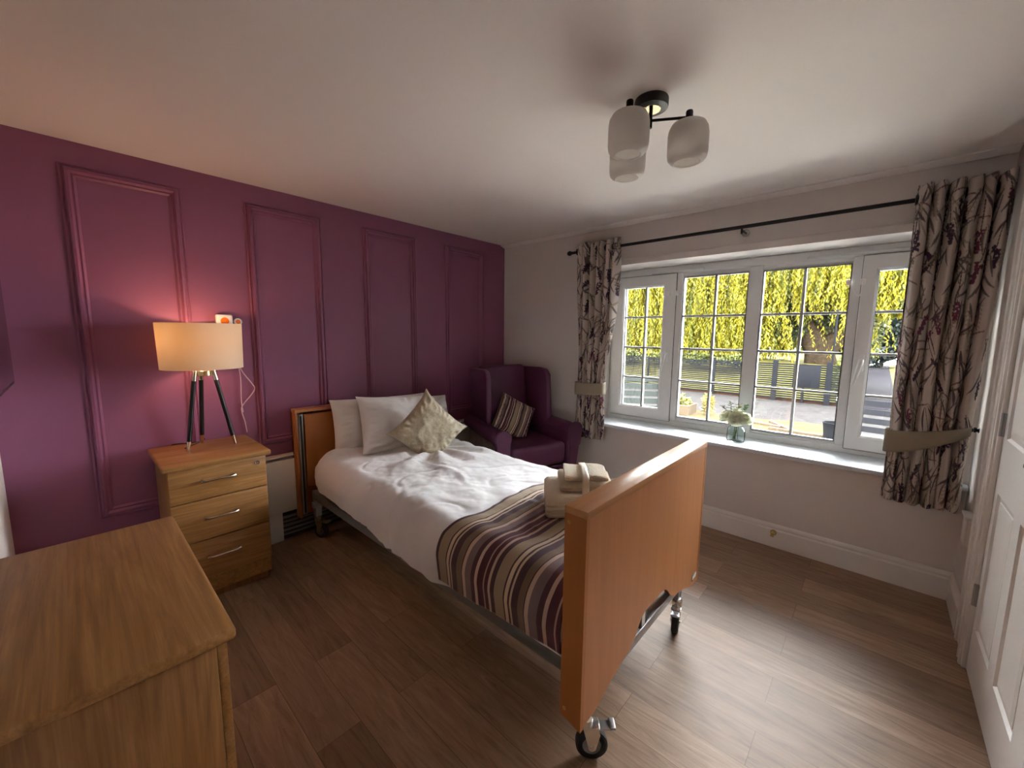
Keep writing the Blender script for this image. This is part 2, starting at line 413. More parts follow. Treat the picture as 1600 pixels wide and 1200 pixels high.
# window_1 : frame, casements, panes, bars
win = bpy.data.objects.new('window_1', None); COL.objects.link(win); win.location = (2.1, .3, OZ0); win['kind'] = 'structure'
def ring(b, x0, x1, z0, z1, wd, y0, y1, bev=.006):
    # mitred rectangular frame with a chamfered inner lip; wd = (left,right,bottom,top)
    l, r, bo, t = wd
    P = [[(x0, z0), (x1, z0), (x1, z1), (x0, z1)]]
    i0 = [(x0+l, z0+bo), (x1-r, z0+bo), (x1-r, z1-t), (x0+l, z1-t)]
    i1 = [(x0+l-.012, z0+bo-.012), (x1-r+.012, z0+bo-.012), (x1-r+.012, z1-t+.012), (x0+l-.012, z1-t+.012)]
    rings = [(P[0], y1), (P[0], y0+bev), ([(x0+bev, z0+bev), (x1-bev, z0+bev), (x1-bev, z1-bev), (x0+bev, z1-bev)], y0), (i1, y0), (i0, y0+.012), (i0, y1)]
    vs = [(p[0], yy, p[1]) for q, yy in rings for p in q]; m = len(rings)
    b.add(vs, [(i*4+k, i*4+(k+1) % 4, (i+1)*4+(k+1) % 4, (i+1)*4+k) for i in range(m-1) for k in range(4)]
          + [(20+k, 20+(k+1) % 4, (k+1) % 4, k) for k in range(4)]); return b
fr = B()
ring(fr, OX0, OX1, OZ0, OZ1, (.045, .045, .05, .065), FY, FY+.07)
for (a, c) in ((1.598, 1.647), (2.095, 2.178), (2.650, 2.700)): fr.box(a, c, FY+.002, FY+.068, OZ0+.045, OZ1-.06, .004)
fr.build('window_frame', UPVC, win, smooth=False)
b = B()   # inner beads of the two fixed lights
ring(b, 1.640, 2.100, .665, 1.825, (.012, .012, .035, .035), FY+.010, FY+.06, .003); b.build('glazing_bead', UPVC, win, smooth=False)
b = B(); ring(b, 2.172, 2.655, .650, 1.825, (.012, .012, .035, .035), FY+.010, FY+.06, .003); b.build('glazing_bead', UPVC, win, smooth=False)
def lights(x0, x1, z0, z1, xb, parent):
    B().box(x0-.008, x1+.008, FY+.030, FY+.036, z0-.008, z1+.008).build('pane', PANE, parent, smooth=False)
    g = B()
    for z in (1.495, 1.243, .990): g.box(x0, x1, FY+.018, FY+.046, z-.008, z+.008, .003)
    g.box(xb-.008, xb+.008, FY+.016, FY+.048, z0, z1, .003)
    g.build('glazing_bars', BARS, parent, smooth=False)
    k_ = B()
    for a in ((x0-.001, x0+.003, z0, z1), (x1-.003, x1+.001, z0, z1)): k_.box(a[0], a[1], FY+.010, FY+.030, a[2], a[3])
    for a in (z0-.001, z1-.003): k_.box(x0, x1, FY+.010, FY+.030, a, a+.004)
    k_.build('gasket', GASK_SEAM, parent, smooth=False)
lights(1.650, 2.092, .70, 1.79, 1.88, win); lights(2.182, 2.645, .686, 1.787, 2.415, win)
def casement(x0, x1, gx0, gx1, xb, hx_, sgn):
    c = B(); ring(c, x0, x1, .655, 1.825, (gx0-x0, x1-gx1, .09, .09), FY-.016, FY+.05, .004)
    co = c.build('casement', UPVC, win, smooth=False)
    k_ = B(); k_.box(x0-.003, x0+.0005, FY-.004, FY+.01, .652, 1.828).box(x1-.0005, x1+.003, FY-.004, FY+.01, .652, 1.828).box(x0, x1, FY-.004, FY+.01, .651, .6555).box(x0, x1, FY-.004, FY+.01, 1.8245, 1.829)
    k_.build('sash_shadow_line', GASK_SEAM, co, smooth=False)  # dark strips drawing the shadow line between sash and frame
    lights(gx0, gx1, .745, 1.738, xb, co)
    h = B(); h.box(hx_-.013, hx_+.013, FY-.026, FY-.014, 1.14, 1.24, .005)
    h.tube([(hx_, FY-.022, 1.205), (hx_, FY-.050, 1.205), (hx_-.002*sgn, FY-.058, 1.19), (hx_-.014*sgn, FY-.056, 1.12), (hx_-.026*sgn, FY-.050, 1.06)], [.012, .013, .013, .011, .008], 12)
    h.build('handle', UPVC, co)
casement(1.075, 1.600, 1.170, 1.502, 1.348, 1.553, 1)
casement(2.698, 3.150, 2.772, 3.075, 2.930, 2.737, 1)
for cx in (1.578, 2.672):     # cable restrictors
    r_ = B().box(cx-.045, cx-.018, FY-.030, FY-.012, 1.655, 1.69, .003).box(cx+.020, cx+.045, FY-.022, FY-.004, 1.655, 1.69, .003)
    r_.tube([(cx-.03+t*.06+.02*math.sin(PI*t), FY-.032, 1.672-.085*math.sin(PI*t)) for t in np.linspace(0, 1, 14)], .0022, 6)
    for k in (-.038, -.026, .027, .038): r_.cyl((cx+k, FY-.034, 1.66), (cx+k, FY-.028, 1.66), .003, 8)
    r_.build('restrictor', WHITEP, win)
for x0, x1 in ((1.40, 1.80), (2.42, 3.05)):
    B().box(x0, x1, FY-.016, FY+.004, 1.832, 1.852, .008, 3).build('trickle_vent', UPVC, win)
# door and its frame in the right wall
arch = B()
for (y0, y1) in ((-.595, -.515), (-1.52, -1.445)):
    arch.box(W-.022, W, y0, y1, 0, 2.07, .005); arch.box(W-.030, W, y0+.012, y0+.030, 0, 2.06, .005); arch.box(W-.028, W, y1-.02, y1-.006, 0, 2.06, .004)
arch.box(W-.022, W, -1.52, -.515, 2.0, 2.07, .005)
struct(arch.build('trim_door', GLOSSW))
struct(B().box(W-.014, W, -.515, -.385, 0, H-.03, .003).box(W-.022, W, -.40, -.37, 0, H-.03, .006).build('trim_pilaster', GLOSSW))
door = bpy.data.objects.new('door_1', None); COL.objects.link(door); door.location = (W, -1.02, 0); door['kind'] = 'structure'
dl = B(); DX = W-.008; cols = [(-.905, -.650), (-1.245, -.990)]; rows = [(.20, .765), (.972, 1.62), (1.70, 1.92)]
ys = [-1.365, -1.245, -.990, -.905, -.650, -.600]
zs = [.006, .20, .765, .972, 1.62, 1.70, 1.92, 1.995]
def q(y0, y1, z0, z1, x=DX): dl.add([(x, y0, z0), (x, y1, z0), (x, y1, z1), (x, y0, z1)], [(0, 3, 2, 1)])
for i in range(5):
    for j in range(7):
        if i in (1, 3) and j in (1, 3, 5):
            y0, y1, z0, z1 = ys[i], ys[i+1], zs[j], zs[j+1]
            prof = [(0, 0), (.010, .010), (.022, .012), (.026, .004), (.045, .001)]
            vs = []
            for d, h in prof: vs += [(DX+h, y0+d, z0+d), (DX+h, y1-d, z0+d), (DX+h, y1-d, z1-d), (DX+h, y0+d, z1-d)]
            m = len(prof); dl.add(vs, [(a*4+k, (a+1)*4+k, (a+1)*4+(k+1) % 4, a*4+(k+1) % 4) for a in range(m-1) for k in range(4)]+[((m-1)*4+3, (m-1)*4+2, (m-1)*4+1, (m-1)*4)])
        else: q(ys[i], ys[i+1], zs[j], zs[j+1])
dl.build('door_leaf', GLOSSW, door, smooth=False)
for z in (.325, 1.02, 1.80):
    hb = B().box(DX-.006, DX, -.608, -.575, z-.045, z+.045, .001); hb.cyl((DX-.008, -.598, z-.045), (DX-.008, -.598, z+.045), .006, 10)
    hb.build('hinge', STEEL, door)
hb = B(); hb.cyl((DX, -.955-.03, .95), (DX-.012, -.985, .95), .006, 10)
hb.build('coat_hook', BLACK, door)

# ================================================================== OUTSIDE
GZ = -.5
g = B(); g.box(-16, 10, .37, 12, GZ-.1, GZ); struct(g.build('ground_gravel', GRAVEL, smooth=False))
g = B(); N_ = 40
pts = []
for i in range(N_+1):
    x = lerp(-9, 2.3, i/N_); pts.append((x, 6.9+.35*math.sin(i*.7)*.5+.03*i*.5))
vs = [(x, .4, GZ+.012) for x, _ in pts]+[(x, y, GZ+.012) for x, y in pts]
g.add(vs, [(i, i+1, N_+2+i, N_+1+i) for i in range(N_)]); struct(g.build('ground_sand', SAND, smooth=False))
struct(B().box(-7, 8, .37, 3.9, GZ, GZ+.03).build('ground_bounce', plain('pale_bounce_surface', (.66, .62, .55), .9, var=(3, .1), spec=.05), smooth=False))  # added pale slab, unseen below the sill line; bounces daylight up to the ceiling
# bank behind the fence
nx, ny = 60, 40; P = np.zeros((nx, ny, 3))
for i in range(nx):
    for j in range(ny):
        x = lerp(-26, 2.0, i/(nx-1)); y = 11.35+22*(j/(ny-1))**1.6
        P[i, j] = (x, y, GZ-.02+.95*float(smooth((y-11.2)/3.2))+.05*math.sin(x*1.3+y))
g = B(); g.grid(P, flip=True); P2 = P.copy(); P2[:, :, 0] = P2[:, :, 0]*0+0
o = g.build('ground_bank', GRASS); struct(o)
g = B(); nx = 16; P = np.zeros((nx, 24, 3))
for i in range(nx):
    for j in range(24):
        x = lerp(3.25, 14, i/(nx-1)); y = 11.0+24*(j/23); P[i, j] = (x, y, GZ+.12*min(1, (x-3.25)))
g.grid(P, flip=True); struct(g.build('ground_lawn', GRASS))
struct(B().box(2.28, 3.28, 11.0, 34, GZ-.1, GZ+.02).build('ground_path', PATH, smooth=False))
# slat fence: posts and slats are parts
def slat_fence(name, label, p0, p1, z0, z1, nsl, posts, mat, group=None, slat=.042, th=.02, pw=.09, ph=.08):
    p0 = Vector(p0); p1 = Vector(p1); d = (p1-p0); Ln = d.length; ang = math.atan2(d.y, d.x)
    t = thing(name, (p0.x, p0.y, z0), label, 'fence', group, ang)
    b = B(); pitch_ = (z1-z0)/nsl
    for k in range(nsl): b.box(0, Ln, -th/2, th/2, k*pitch_+.01, k*pitch_+.01+slat, .002, 1)
    b.build('slats', mat, t, world=False, smooth=False)
    for u, w_ in posts: B().box(u-w_/2, u+w_/2, -.05, -.012, -.05, z1-z0+ph*(w_ > .06), .004).build('post', mat, t, world=False, smooth=False)
    return t
slat_fence('slat_fence', 'long dark horizontal-slat fence across the far side of the driveway', (-9.0, 11.25), (2.15, 10.82), -.44, .60, 17,
           [(.3, .13), (1.4, .06), (2.5, .13), (3.6, .06), (4.6, .06), (5.7, .06), (6.8, .06), (7.9, .13), (8.75, .06), (9.6, .13), (10.3, .06), (10.85, .13)], FENCE, slat=.041)
B_ = B(); B_.box(-9.2, 2.2, 0, .16, 0, .07, .01); kx = B_.build('brick_kerb', KERB, None, xf=Matrix.Translation((0, 10.95, GZ)) @ Matrix.Rotation(-.035, 4, 'Z'), smooth=False)
tag(kx, 'low terracotta coloured kerb running along the foot of the fence', 'kerb')
sg = B().box(0, .62, -.012, .012, 0, .62, .006)
sg = sg.build('fence_board', FENCE, None, xf=Matrix.Translation((1.05, 10.72, -.06))); tag(sg, 'plain dark square board fixed on the fence right of the window middle', 'board')
slat_fence('garden_screen', 'black close-slatted screen just outside the right-hand casement', (2.55, 3.15), (3.9, 3.05), -.45, .66, 11, [(.04, .05), (1.3, .05)], FENCE, slat=.068)
slat_fence('garden_screen', 'teal-grey slatted screen angled outside the left-hand casement', (-1.2, 1.3), (.62, 2.60), -.46, .80, 12, [(.04, .06), (1.1, .06), (2.19, .07)], DECKT, slat=.078)
# path-side timber fence and stone pillar seen in the right casement
slat_fence('path_fence', 'dark vertical fence running away beside the asphalt path', (2.24, 11.1), (2.24, 17.5), -.45, .55, 7, [(.1, .1), (2, .1), (4, .1), (6, .1)], FENCE, slat=.11)
tag(B().box(3.36, 3.75, 11.8, 12.2, GZ, 1.9, .02).build('gate_pillar', BRICKY, smooth=False), 'buff stone pillar on the right of the path, half behind the curtain', 'pillar')

# foliage helper: many small leaf quads merged in one mesh
def leaves(C_, D_, size, cols, aspect=3.0):
    """C_ (n,3) centres, D_ (n,3) leaf directions"""
    n = len(C_); D_ = D_/np.linalg.norm(D_, axis=1)[:, None]
    rnd = rng.normal(size=(n, 3)); S_ = np.cross(D_, rnd); S_ /= (np.linalg.norm(S_, axis=1)[:, None]+1e-9)
    sz = size*(.7+.6*rng.random(n))[:, None]
    a = C_-D_*sz*.5; c = C_+D_*sz*.5; m1 = C_+S_*sz*.5/aspect; m2 = C_-S_*sz*.5/aspect
    V = np.stack([a, m1, c, m2], 1).reshape(-1, 3)
    Fs = np.arange(4*n).reshape(-1, 4)
    col = np.repeat(cols, 4, axis=0)
    return V, Fs, col
def leafmesh(name, parts, mat, parent=None):
    b = B(); V = np.concatenate([p[0] for p in parts]); k = 0; Fs = []
    for p in parts: Fs.append(p[1]+k); k += len(p[0])
    Fs = np.concatenate(Fs); C_ = np.concatenate([p[2] for p in parts])
    off = np.array(WL(parent)) if parent else np.array([V[:, 0].mean(), V[:, 1].mean(), V[:, 2].min()])
    me = bpy.data.meshes.new(name); me.from_pydata((V-off).tolist(), [], Fs.tolist()); me.materials.append(mat)
    ca = me.color_attributes.new('Col', 'FLOAT_COLOR', 'POINT'); c4 = np.ones((len(V), 4), np.float32); c4[:, :3] = C_; ca.data.foreach_set('color', c4.ravel())
    o = bpy.data.objects.new(name, me); COL.objects.link(o)
    if parent: o.parent = parent
    else: o.location = off
    return o
def pick(n, palette, jit=.15):
    pal = np.array([lin(*p) for p in palette]); c = pal[rng.integers(0, len(pal), n)]
    return np.clip(c*(1+jit*rng.normal(size=(n, 1))), 0, 1)
# weeping willow
wl = thing('willow_tree', (1.25, 15.2, .3), 'huge yellow-green weeping willow filling the view above the fence', 'tree')
tb = B()
tb.tube([(1.25, 15.2, .25), (1.15, 15.2, .9), (.85, 15.1, 1.5), (.45, 15.0, 2.3), (-.2, 15, 3.6), (-1.2, 15.1, 5.6)], [.50, .42, .36, .26, .2, .14], 18)
tb.tube([(1.2, 15.2, .6), (1.55, 15.2, 1.2), (2.1, 15.2, 2.2), (2.6, 15.3, 3.6), (3.2, 15.4, 5.4)], [.36, .28, .2, .16, .1], 14)
tb.tube([(.9, 15.1, 1.3), (1.0, 15.3, 2.2), (1.1, 15.4, 4), (.9, 15.5, 6)], [.26, .2, .15, .1], 12)
tb.tube([(.35, 15, 2.4), (-1.5, 14.8, 3.6), (-4, 14.6, 4.8)], [.16, .12, .08], 10)
# rough up trunk
tb.v = [(x+.03*math.sin(z*9+y*7), y+.04*math.sin(z*7+x*11), z) for x, y, z in tb.v]
tb.build('trunk', BARK, wl)
pal = [(134, 126, 18), (120, 114, 18), (98, 98, 16), (148, 138, 36), (68, 74, 16), (128, 122, 30)]
parts = []; strands = []
NS = 4600
sx = rng.uniform(-11.5, 5.2, NS); sy = rng.uniform(13.2, 17.5, NS)
for i in range(NS):
    x, y = sx[i], sy[i]
    top = rng.uniform(4.2, 5.6); bot = rng.uniform(.45, 1.1) if rng.random() < .55 else rng.uniform(1.0, 4.0)
    if -.1 < x < 2.2 and rng.random() < .93: bot = max(bot, rng.uniform(1.7, 3.2))
    if x > 2.3: bot = max(bot, rng.uniform(2.0, 3.4))
    if x > 3: bot = max(bot, 1.8+rng.uniform(0, 1.2))
    m = int((top-bot)/.05);
    z = np.linspace(top, bot, m)+rng.normal(size=m)*.01
    sway = .18*np.sin((top-z)*rng.uniform(.5, 1.4)+rng.uniform(0, 6))*(top-z)/4
    dirx = rng.normal()*.12
    C_ = np.stack([x+sway+dirx*(top-z)+rng.normal(size=m)*.035, y+.5*sway+rng.normal(size=m)*.035, z], 1)
    D_ = np.stack([rng.normal(size=m)*.45, rng.normal(size=m)*.45, -np.ones(m)], 1)
    base = pick(1, pal, .12)
    parts.append(leaves(C_, D_, .13, np.clip(base*(1+.25*rng.normal(size=(m, 1))), 0, 1), 2.9))
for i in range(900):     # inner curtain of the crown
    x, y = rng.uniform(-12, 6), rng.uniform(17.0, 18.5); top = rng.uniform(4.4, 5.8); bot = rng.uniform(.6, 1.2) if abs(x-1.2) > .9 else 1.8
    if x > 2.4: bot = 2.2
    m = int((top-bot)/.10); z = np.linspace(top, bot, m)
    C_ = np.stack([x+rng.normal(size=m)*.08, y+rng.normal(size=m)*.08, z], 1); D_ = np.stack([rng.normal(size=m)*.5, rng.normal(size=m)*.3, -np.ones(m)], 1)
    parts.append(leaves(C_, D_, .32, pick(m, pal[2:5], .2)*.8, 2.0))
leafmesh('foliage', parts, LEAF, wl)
def shrub(name, label, c, rad, n, pal, size=.12, cat='shrub', asp=1.8, group=None, stem=True):
    t = thing(name, (c[0], c[1], c[2]), label, cat, group)
    d = rng.normal(size=(n, 3)); d /= np.linalg.norm(d, axis=1)[:, None]; r_ = rng.random(n)**.35
    lump = 1+.18*np.sin(d[:, 0]*5+c[0])*np.cos(d[:, 1]*4)+.12*np.sin(d[:, 2]*9)
    C_ = np.array([c[0], c[1], c[2]+rad[2]])+d*np.array(rad)*(r_*lump)[:, None]
    leafmesh('foliage', [leaves(C_, d+rng.normal(size=(n, 3))*.7, size, pick(n, pal), asp)], LEAF2, t)
    if stem: B().tube([(c[0], c[1], c[2]-.05), (c[0]+.02, c[1], c[2]+rad[2]*.5), (c[0]-.03, c[1], c[2]+rad[2])], [.05, .04, .03], 8).build('stem', BARK, t)
    return t
dg = [(30, 38, 18), (42, 50, 22), (26, 32, 18), (56, 62, 26)]
yg = [(98, 102, 30), (78, 84, 28), (116, 116, 44), (62, 70, 24)]
shrub('ivy', 'dark green ivy clump climbing the left of the willow trunk', (.35, 14.7, 1.1), (.55, .3, .75), 3500, dg, .11, 'ivy')
shrub('ivy', 'dark green ivy clump high between the two willow limbs', (1.45, 14.75, 1.6), (.5, .3, .55), 1800, dg, .11, 'ivy')
for k, (x, s_, lb) in enumerate([(-7.6, .5, 'leftmost clipped green bush in the row behind the fence'), (-6.3, .45, 'small green bush second from the left behind the fence'), (-5.0, .5, 'green bush behind the fence, seen left of the vase'), (-3.6, .42, 'low green bush behind the fence above the white roses'), (-2.2, .5, 'green bush behind the fence beside the wide window mullion'), (-.9, .45, 'green bush behind the fence close left of the willow trunk')]):
    shrub('hedge_bush', lb, (x, 13.0, .28), (.62, .35, s_*.42), 2200, dg+yg, .10, 'bush', 1.8, 'bushes behind the fence')
shrub('hedge_bush', 'sunlit yellow-green hedge bush beside the asphalt path', (2.05, 13.6, -.4), (.35, 2.0, .55), 3500, yg, .12, 'bush')
shrub('distant_tree', 'dark blue-green rounded tree at the far end of the path', (2.9, 31, -.4), (1.6, 1.2, 2.0), 6000, [(20, 30, 26), (26, 38, 32), (18, 26, 24)], .34, 'tree')
shrub('distant_tree', 'pale green tree behind the path fence on the right', (1.6, 26, -.2), (1.3, 1.2, 1.9), 5000, [(64, 70, 40), (54, 62, 34), (80, 82, 50)], .32, 'tree')
shrub('distant_tree', 'broad olive tree line far behind the willow on the left', (-12.4, 28, 0), (12, 1.5, 2.9), 16000, yg+dg, .62, 'tree')
shrub('distant_tree', 'low dark tree mass closing the view beyond the end of the path', (8.5, 34, -.5), (7.5, 1.5, 2.3), 12000, dg, .55, 'tree')
# lamp post
lp = thing('street_lamp', (1.82, 11.75, -.5), 'slim grey lamp post rising behind the fence in front of the willow', 'lamp post')
B().tube([(1.82, 11.75, -.5), (1.82, 11.75, 2.02)], [.03, .024], 10).build('pole', FENCE, lp)
B().box(1.77, 1.87, 11.70, 11.80, 2.0, 2.12, .02).build('lamp_head', FENCE, lp)
# planter, spilled timber, bin, garden oddments
pl = thing('timber_planter', (-.75, 6.85, GZ), 'low timber planter box on the sand behind the left mullion', 'planter')
pb = B(); pb.box(-1.05, -.35, 6.55, 6.60, GZ+.01, GZ+.24, .01).box(-1.05, -.35, 7.10, 7.15, GZ+.01, GZ+.24, .01).box(-1.05, -1.0, 6.6, 7.1, GZ+.01, GZ+.24, .01).box(-.40, -.35, 6.6, 7.1, GZ+.01, GZ+.24, .01)
pb.build('planter_box', TIMBER, pl, smooth=False); B().box(-1.0, -.4, 6.6, 7.1, GZ+.1, GZ+.2).build('soil', SOIL, pl, smooth=False)
for x, y, s_, lb in ((-.9, 6.8, .12, 'pale leafy plant at the left end of the timber planter'), (-.68, 6.9, .14, 'pale yellow leafy plant in the middle of the timber planter'), (-.48, 6.82, .11, 'small leafy plant at the right end of the timber planter')):
    shrub('planter_plant', lb, (x, y, GZ+.18), (s_, s_, s_), 220, [(112, 108, 60), (92, 96, 44), (124, 116, 80)], .09, 'plant', 2, 'plants in the timber planter', False)
shrub('garden_plant', 'spiky straw-coloured plant on the sand right of the planter', (-.05, 7.0, GZ), (.12, .12, .26), 260, [(120, 108, 52), (108, 98, 44)], .16, 'plant', 4, None, False)
for (x0, y0, x1, y1, lb) in ((.35, 6.9, 1.45, 6.6, 'long dark plank lying on the sand, left end near the vase'), (1.2, 7.1, 1.75, 6.3, 'grey plank lying slantwise across the longer planks'), (1.3, 6.35, 2.3, 6.25, 'dark plank lying on the sand left of the round tub')):
    d = Vector((x1-x0, y1-y0, 0)); M4 = Matrix.Translation((x0, y0, GZ+.012)) @ Matrix.Rotation(math.atan2(d.y, d.x), 4, 'Z')
    tag(B().box(0, d.length, -.04, .04, 0, .045, .004).build('timber_plank', TIMBER, None, xf=M4, smooth=False), lb, 'plank', 'planks lying on the sand')
bn = B(); bn.lathe((2.32, 6.15, GZ+.012), [(.001, 0), (.14, 0), (.15, .05), (.145, .1), (.155, .2), (.165, .30), (.172, .31), (.172, .32), (.155, .32), (.14, .05), (.001, .05)], 24)
tag(bn.build('tub', FENCE), 'dark round tub standing on the sand at the lower right of the window', 'tub')

# ================================================================== CURTAINS
ROD_Y, ROD_Z = -.105, 2.012
rod = thing('curtain_rod', (2.03, ROD_Y, ROD_Z), 'long black metal curtain rod across the window wall', 'curtain rod')
B().cyl((.86, ROD_Y, ROD_Z), (3.185, ROD_Y, ROD_Z), .011, 16).build('pole', BLACK, rod)
B().lathe((.86, ROD_Y, ROD_Z), [(.001, -.03), (.014, -.03), (.019, -.022), (.019, -.006), (.013, 0), (.013, .012)], 16, 0, Matrix.Rotation(PI/2, 3, 'Y')).build('finial', BLACK, rod)
for x in (.99, 2.12, 3.15):
    bb = B(); bb.cyl((x, ROD_Y, ROD_Z-.018), (x, 0, ROD_Z-.018), .006, 10); bb.tube([(x, ROD_Y, ROD_Z-.04), (x, ROD_Y, ROD_Z)], .006, 8)
    bb.lathe((x, -.004, ROD_Z-.018), [(.001, -.006), (.02, -.006), (.022, 0), (.022, .004)], 16, 0, Matrix.Rotation(PI/2, 3, 'X')).build('bracket', BLACK, rod)

def paint(nu, nv, wid, hei, seed):
    """rasterise the lavender print onto a (nu,nv) grid of cloth, metres"""
    r = np.random.default_rng(seed)
    base = np.array(lin(200, 186, 178)); img = np.tile(base, (nu, nv, 1)).astype(np.float32)
    U_ = np.linspace(0, wid, nu)[:, None]; V_ = np.linspace(0, hei, nv)[None, :]
    du, dv = wid/(nu-1), hei/(nv-1)
    def dab(x, y, rx, ry, ang, col, a=1.0):
        rr = max(rx, ry)*1.2; i0, i1 = int(max(0, (x-rr)/du)), int(min(nu-1, (x+rr)/du))+1; j0, j1 = int(max(0, (y-rr)/dv)), int(min(nv-1, (y+rr)/dv))+1
        if i0 >= i1 or j0 >= j1: return
        uu = U_[i0:i1]-x; vv = V_[:, j0:j1]-y; c, s_ = math.cos(ang), math.sin(ang)
        e = ((uu*c+vv*s_)/rx)**2+((-uu*s_+vv*c)/ry)**2
        m = (np.clip(1.4-e, 0, .4)/.4*a)[..., None]
        img[i0:i1, j0:j1] = img[i0:i1, j0:j1]*(1-m)+np.array(col)*m
    def stroke(x, y, ang, ln, w0, col, curve=0, a=1):
        n = max(4, int(ln/.006))
        for k in range(n):
            t = k/(n-1); ww = w0*math.sin(PI*min(.98, max(.06, t)))**.6+.0008
            dab(x, y, max(ww, .0028), max(ww, .0028), 0, col, a); x += math.cos(ang)*ln/n; y += math.sin(ang)*ln/n; ang += curve/n
        return x, y, ang
    pur = lin(62, 38, 62); pnk = lin(104, 44, 70); grn = lin(104, 94, 92); dgr = lin(88, 74, 82); bro = lin(118, 84, 84); bei = lin(160, 146, 124)
    # jittered lattice of sprigs
    for gx in np.arange(-.05, wid+.1, .092):
        for gy in np.arange(-.05, hei+.2, .125):
            x = gx+r.uniform(-.03, .03)+(.05 if int(gy/.125) % 2 else 0); y = gy+r.uniform(-.05, .05)
            kind = r.random(); an = PI/2+r.uniform(-.45, .45)
            if kind < .62:
                fc = pur if r.random() < .62 else pnk
                x2, y2, a2 = stroke(x, y, an, .14, .0018, dgr, r.uniform(-.5, .5))
                for k in range(9):
                    t = k/8; rad = .017*(1-.75*t)+.004; ox, oy = x2+math.cos(a2)*.085*t, y2+math.sin(a2)*.085*t
                    for m_ in range(5): dab(ox+r.uniform(-rad, rad), oy+r.uniform(-.006, .006), .0058, .0052, r.uniform(0, 3), [c*r.uniform(.7, 1.5) for c in fc])
            else:
                x2, y2, a2 = stroke(x, y, an, .12, .0016, bei if kind > .85 else bro, r.uniform(-.6, .6))
                for k in range(6):
                    for sg_ in (-1, 1): dab(x+(x2-x)*k/6+sg_*.008, y+(y2-y)*k/6, .010, .0035, sg_*.5, bei, .8)
            for k in range(3):
                stroke(x+r.uniform(-.02, .02), y+r.uniform(-.05, .05), an+r.uniform(-.7, .7), r.uniform(.08, .15), r.uniform(.0035, .006), [grn, dgr, grn, bei][r.integers(4)], r.uniform(-1.0, 1.0), .9)
            if r.random() < .5: stroke(x, y, r.uniform(-.5, .5), .09, .0028, bro, r.uniform(-.5, .5))
    return img
def curtain(name, label, side, xt0, xt1, xg0, xg1, xb0, xb1, zt, zg, zb, folds, seed, tail=0):
    nu, nv = 520, 360
    u = np.linspace(0, 1, nu); z = np.linspace(zt, zb, nv)
    P = np.zeros((nu, nv, 3))
    r = np.random.default_rng(seed); ph = np.cumsum(r.uniform(.75, 1.25, folds+1)); ph = np.interp(u, np.linspace(0, 1, folds+1), (ph-ph[0])/(ph[-1]-ph[0]))*folds
    for j, zz in enumerate(z):
        t = (zt-zz)/(zt-zg)
        if t < 1:
            s_ = t**1.6; a = lerp(xt0, xg0, t**1.5); b_ = lerp(xt1, xg1, t**1.5)
            amp = lerp(.052, .026, smooth(t)); yc = lerp(ROD_Y, -.085, smooth(t))
        else:
            s2 = (zg-zz)/(zg-zb); a = lerp(xg0, xb0, s2**.8); b_ = lerp(xg1, xb1, s2**.8); amp = lerp(.020, .032, s2); yc = -.085
        wob = ph*2*PI+.5*math.sin(zz*3+seed)+.25*np.sin(zz*7+u*9)
        y = yc+amp*np.sin(wob)*(1+.25*np.sin(u*17+seed))+.006*np.sin(wob*2.3+zz*5)
        x = a+(b_-a)*u+.35*amp*np.cos(wob)*.55
        P[:, j, 0] = x; P[:, j, 1] = np.minimum(y, -.028); P[:, j, 2] = zz+(.010*np.sin(ph*2*PI+1) if j < 1 else 0)+(-.012*np.sin(u*3)*(1 if j > nv*.6 else 0)*(j/nv-.6)*2)
    b = B(); b.grid(P); img = paint(nu, nv, 1.15, zt-zb, seed)
    root = thing(name, ((xt0+xt1)/2, ROD_Y, zb), label, 'curtain')
    b.build('curtain_fabric', CURT, root, ang=0, col=img.reshape(-1, 3), solid=.0025)
    for k in range(folds):   # eyelets where the cloth crosses the rod
        for off in (.0, .5):
            i = int(np.argmin(abs(ph-(k+off)))); x = P[i, 6, 0]
            e = B(); Mx = Matrix.Rotation(PI/2, 3, 'Y')
            e.lathe((x, ROD_Y, ROD_Z), [(.016, -.004), (.024, -.003), (.026, 0), (.024, .003), (.016, .004), (.016, -.004)], 18, 0, Mx); e.build('eyelet', BLACK, root)
    return root
curtain('curtain', 'lavender-print curtain hanging left of the window above the armchair', 0, .915, 1.300, .950, 1.190, .935, 1.215, 2.065, .905, .498, 6, 3)
curtain('curtain', 'lavender-print curtain hanging right of the window beside the door', 1, 2.872, 3.180, 2.885, 3.165, 2.880, 3.165, 2.070, .81, .500, 6, 11)
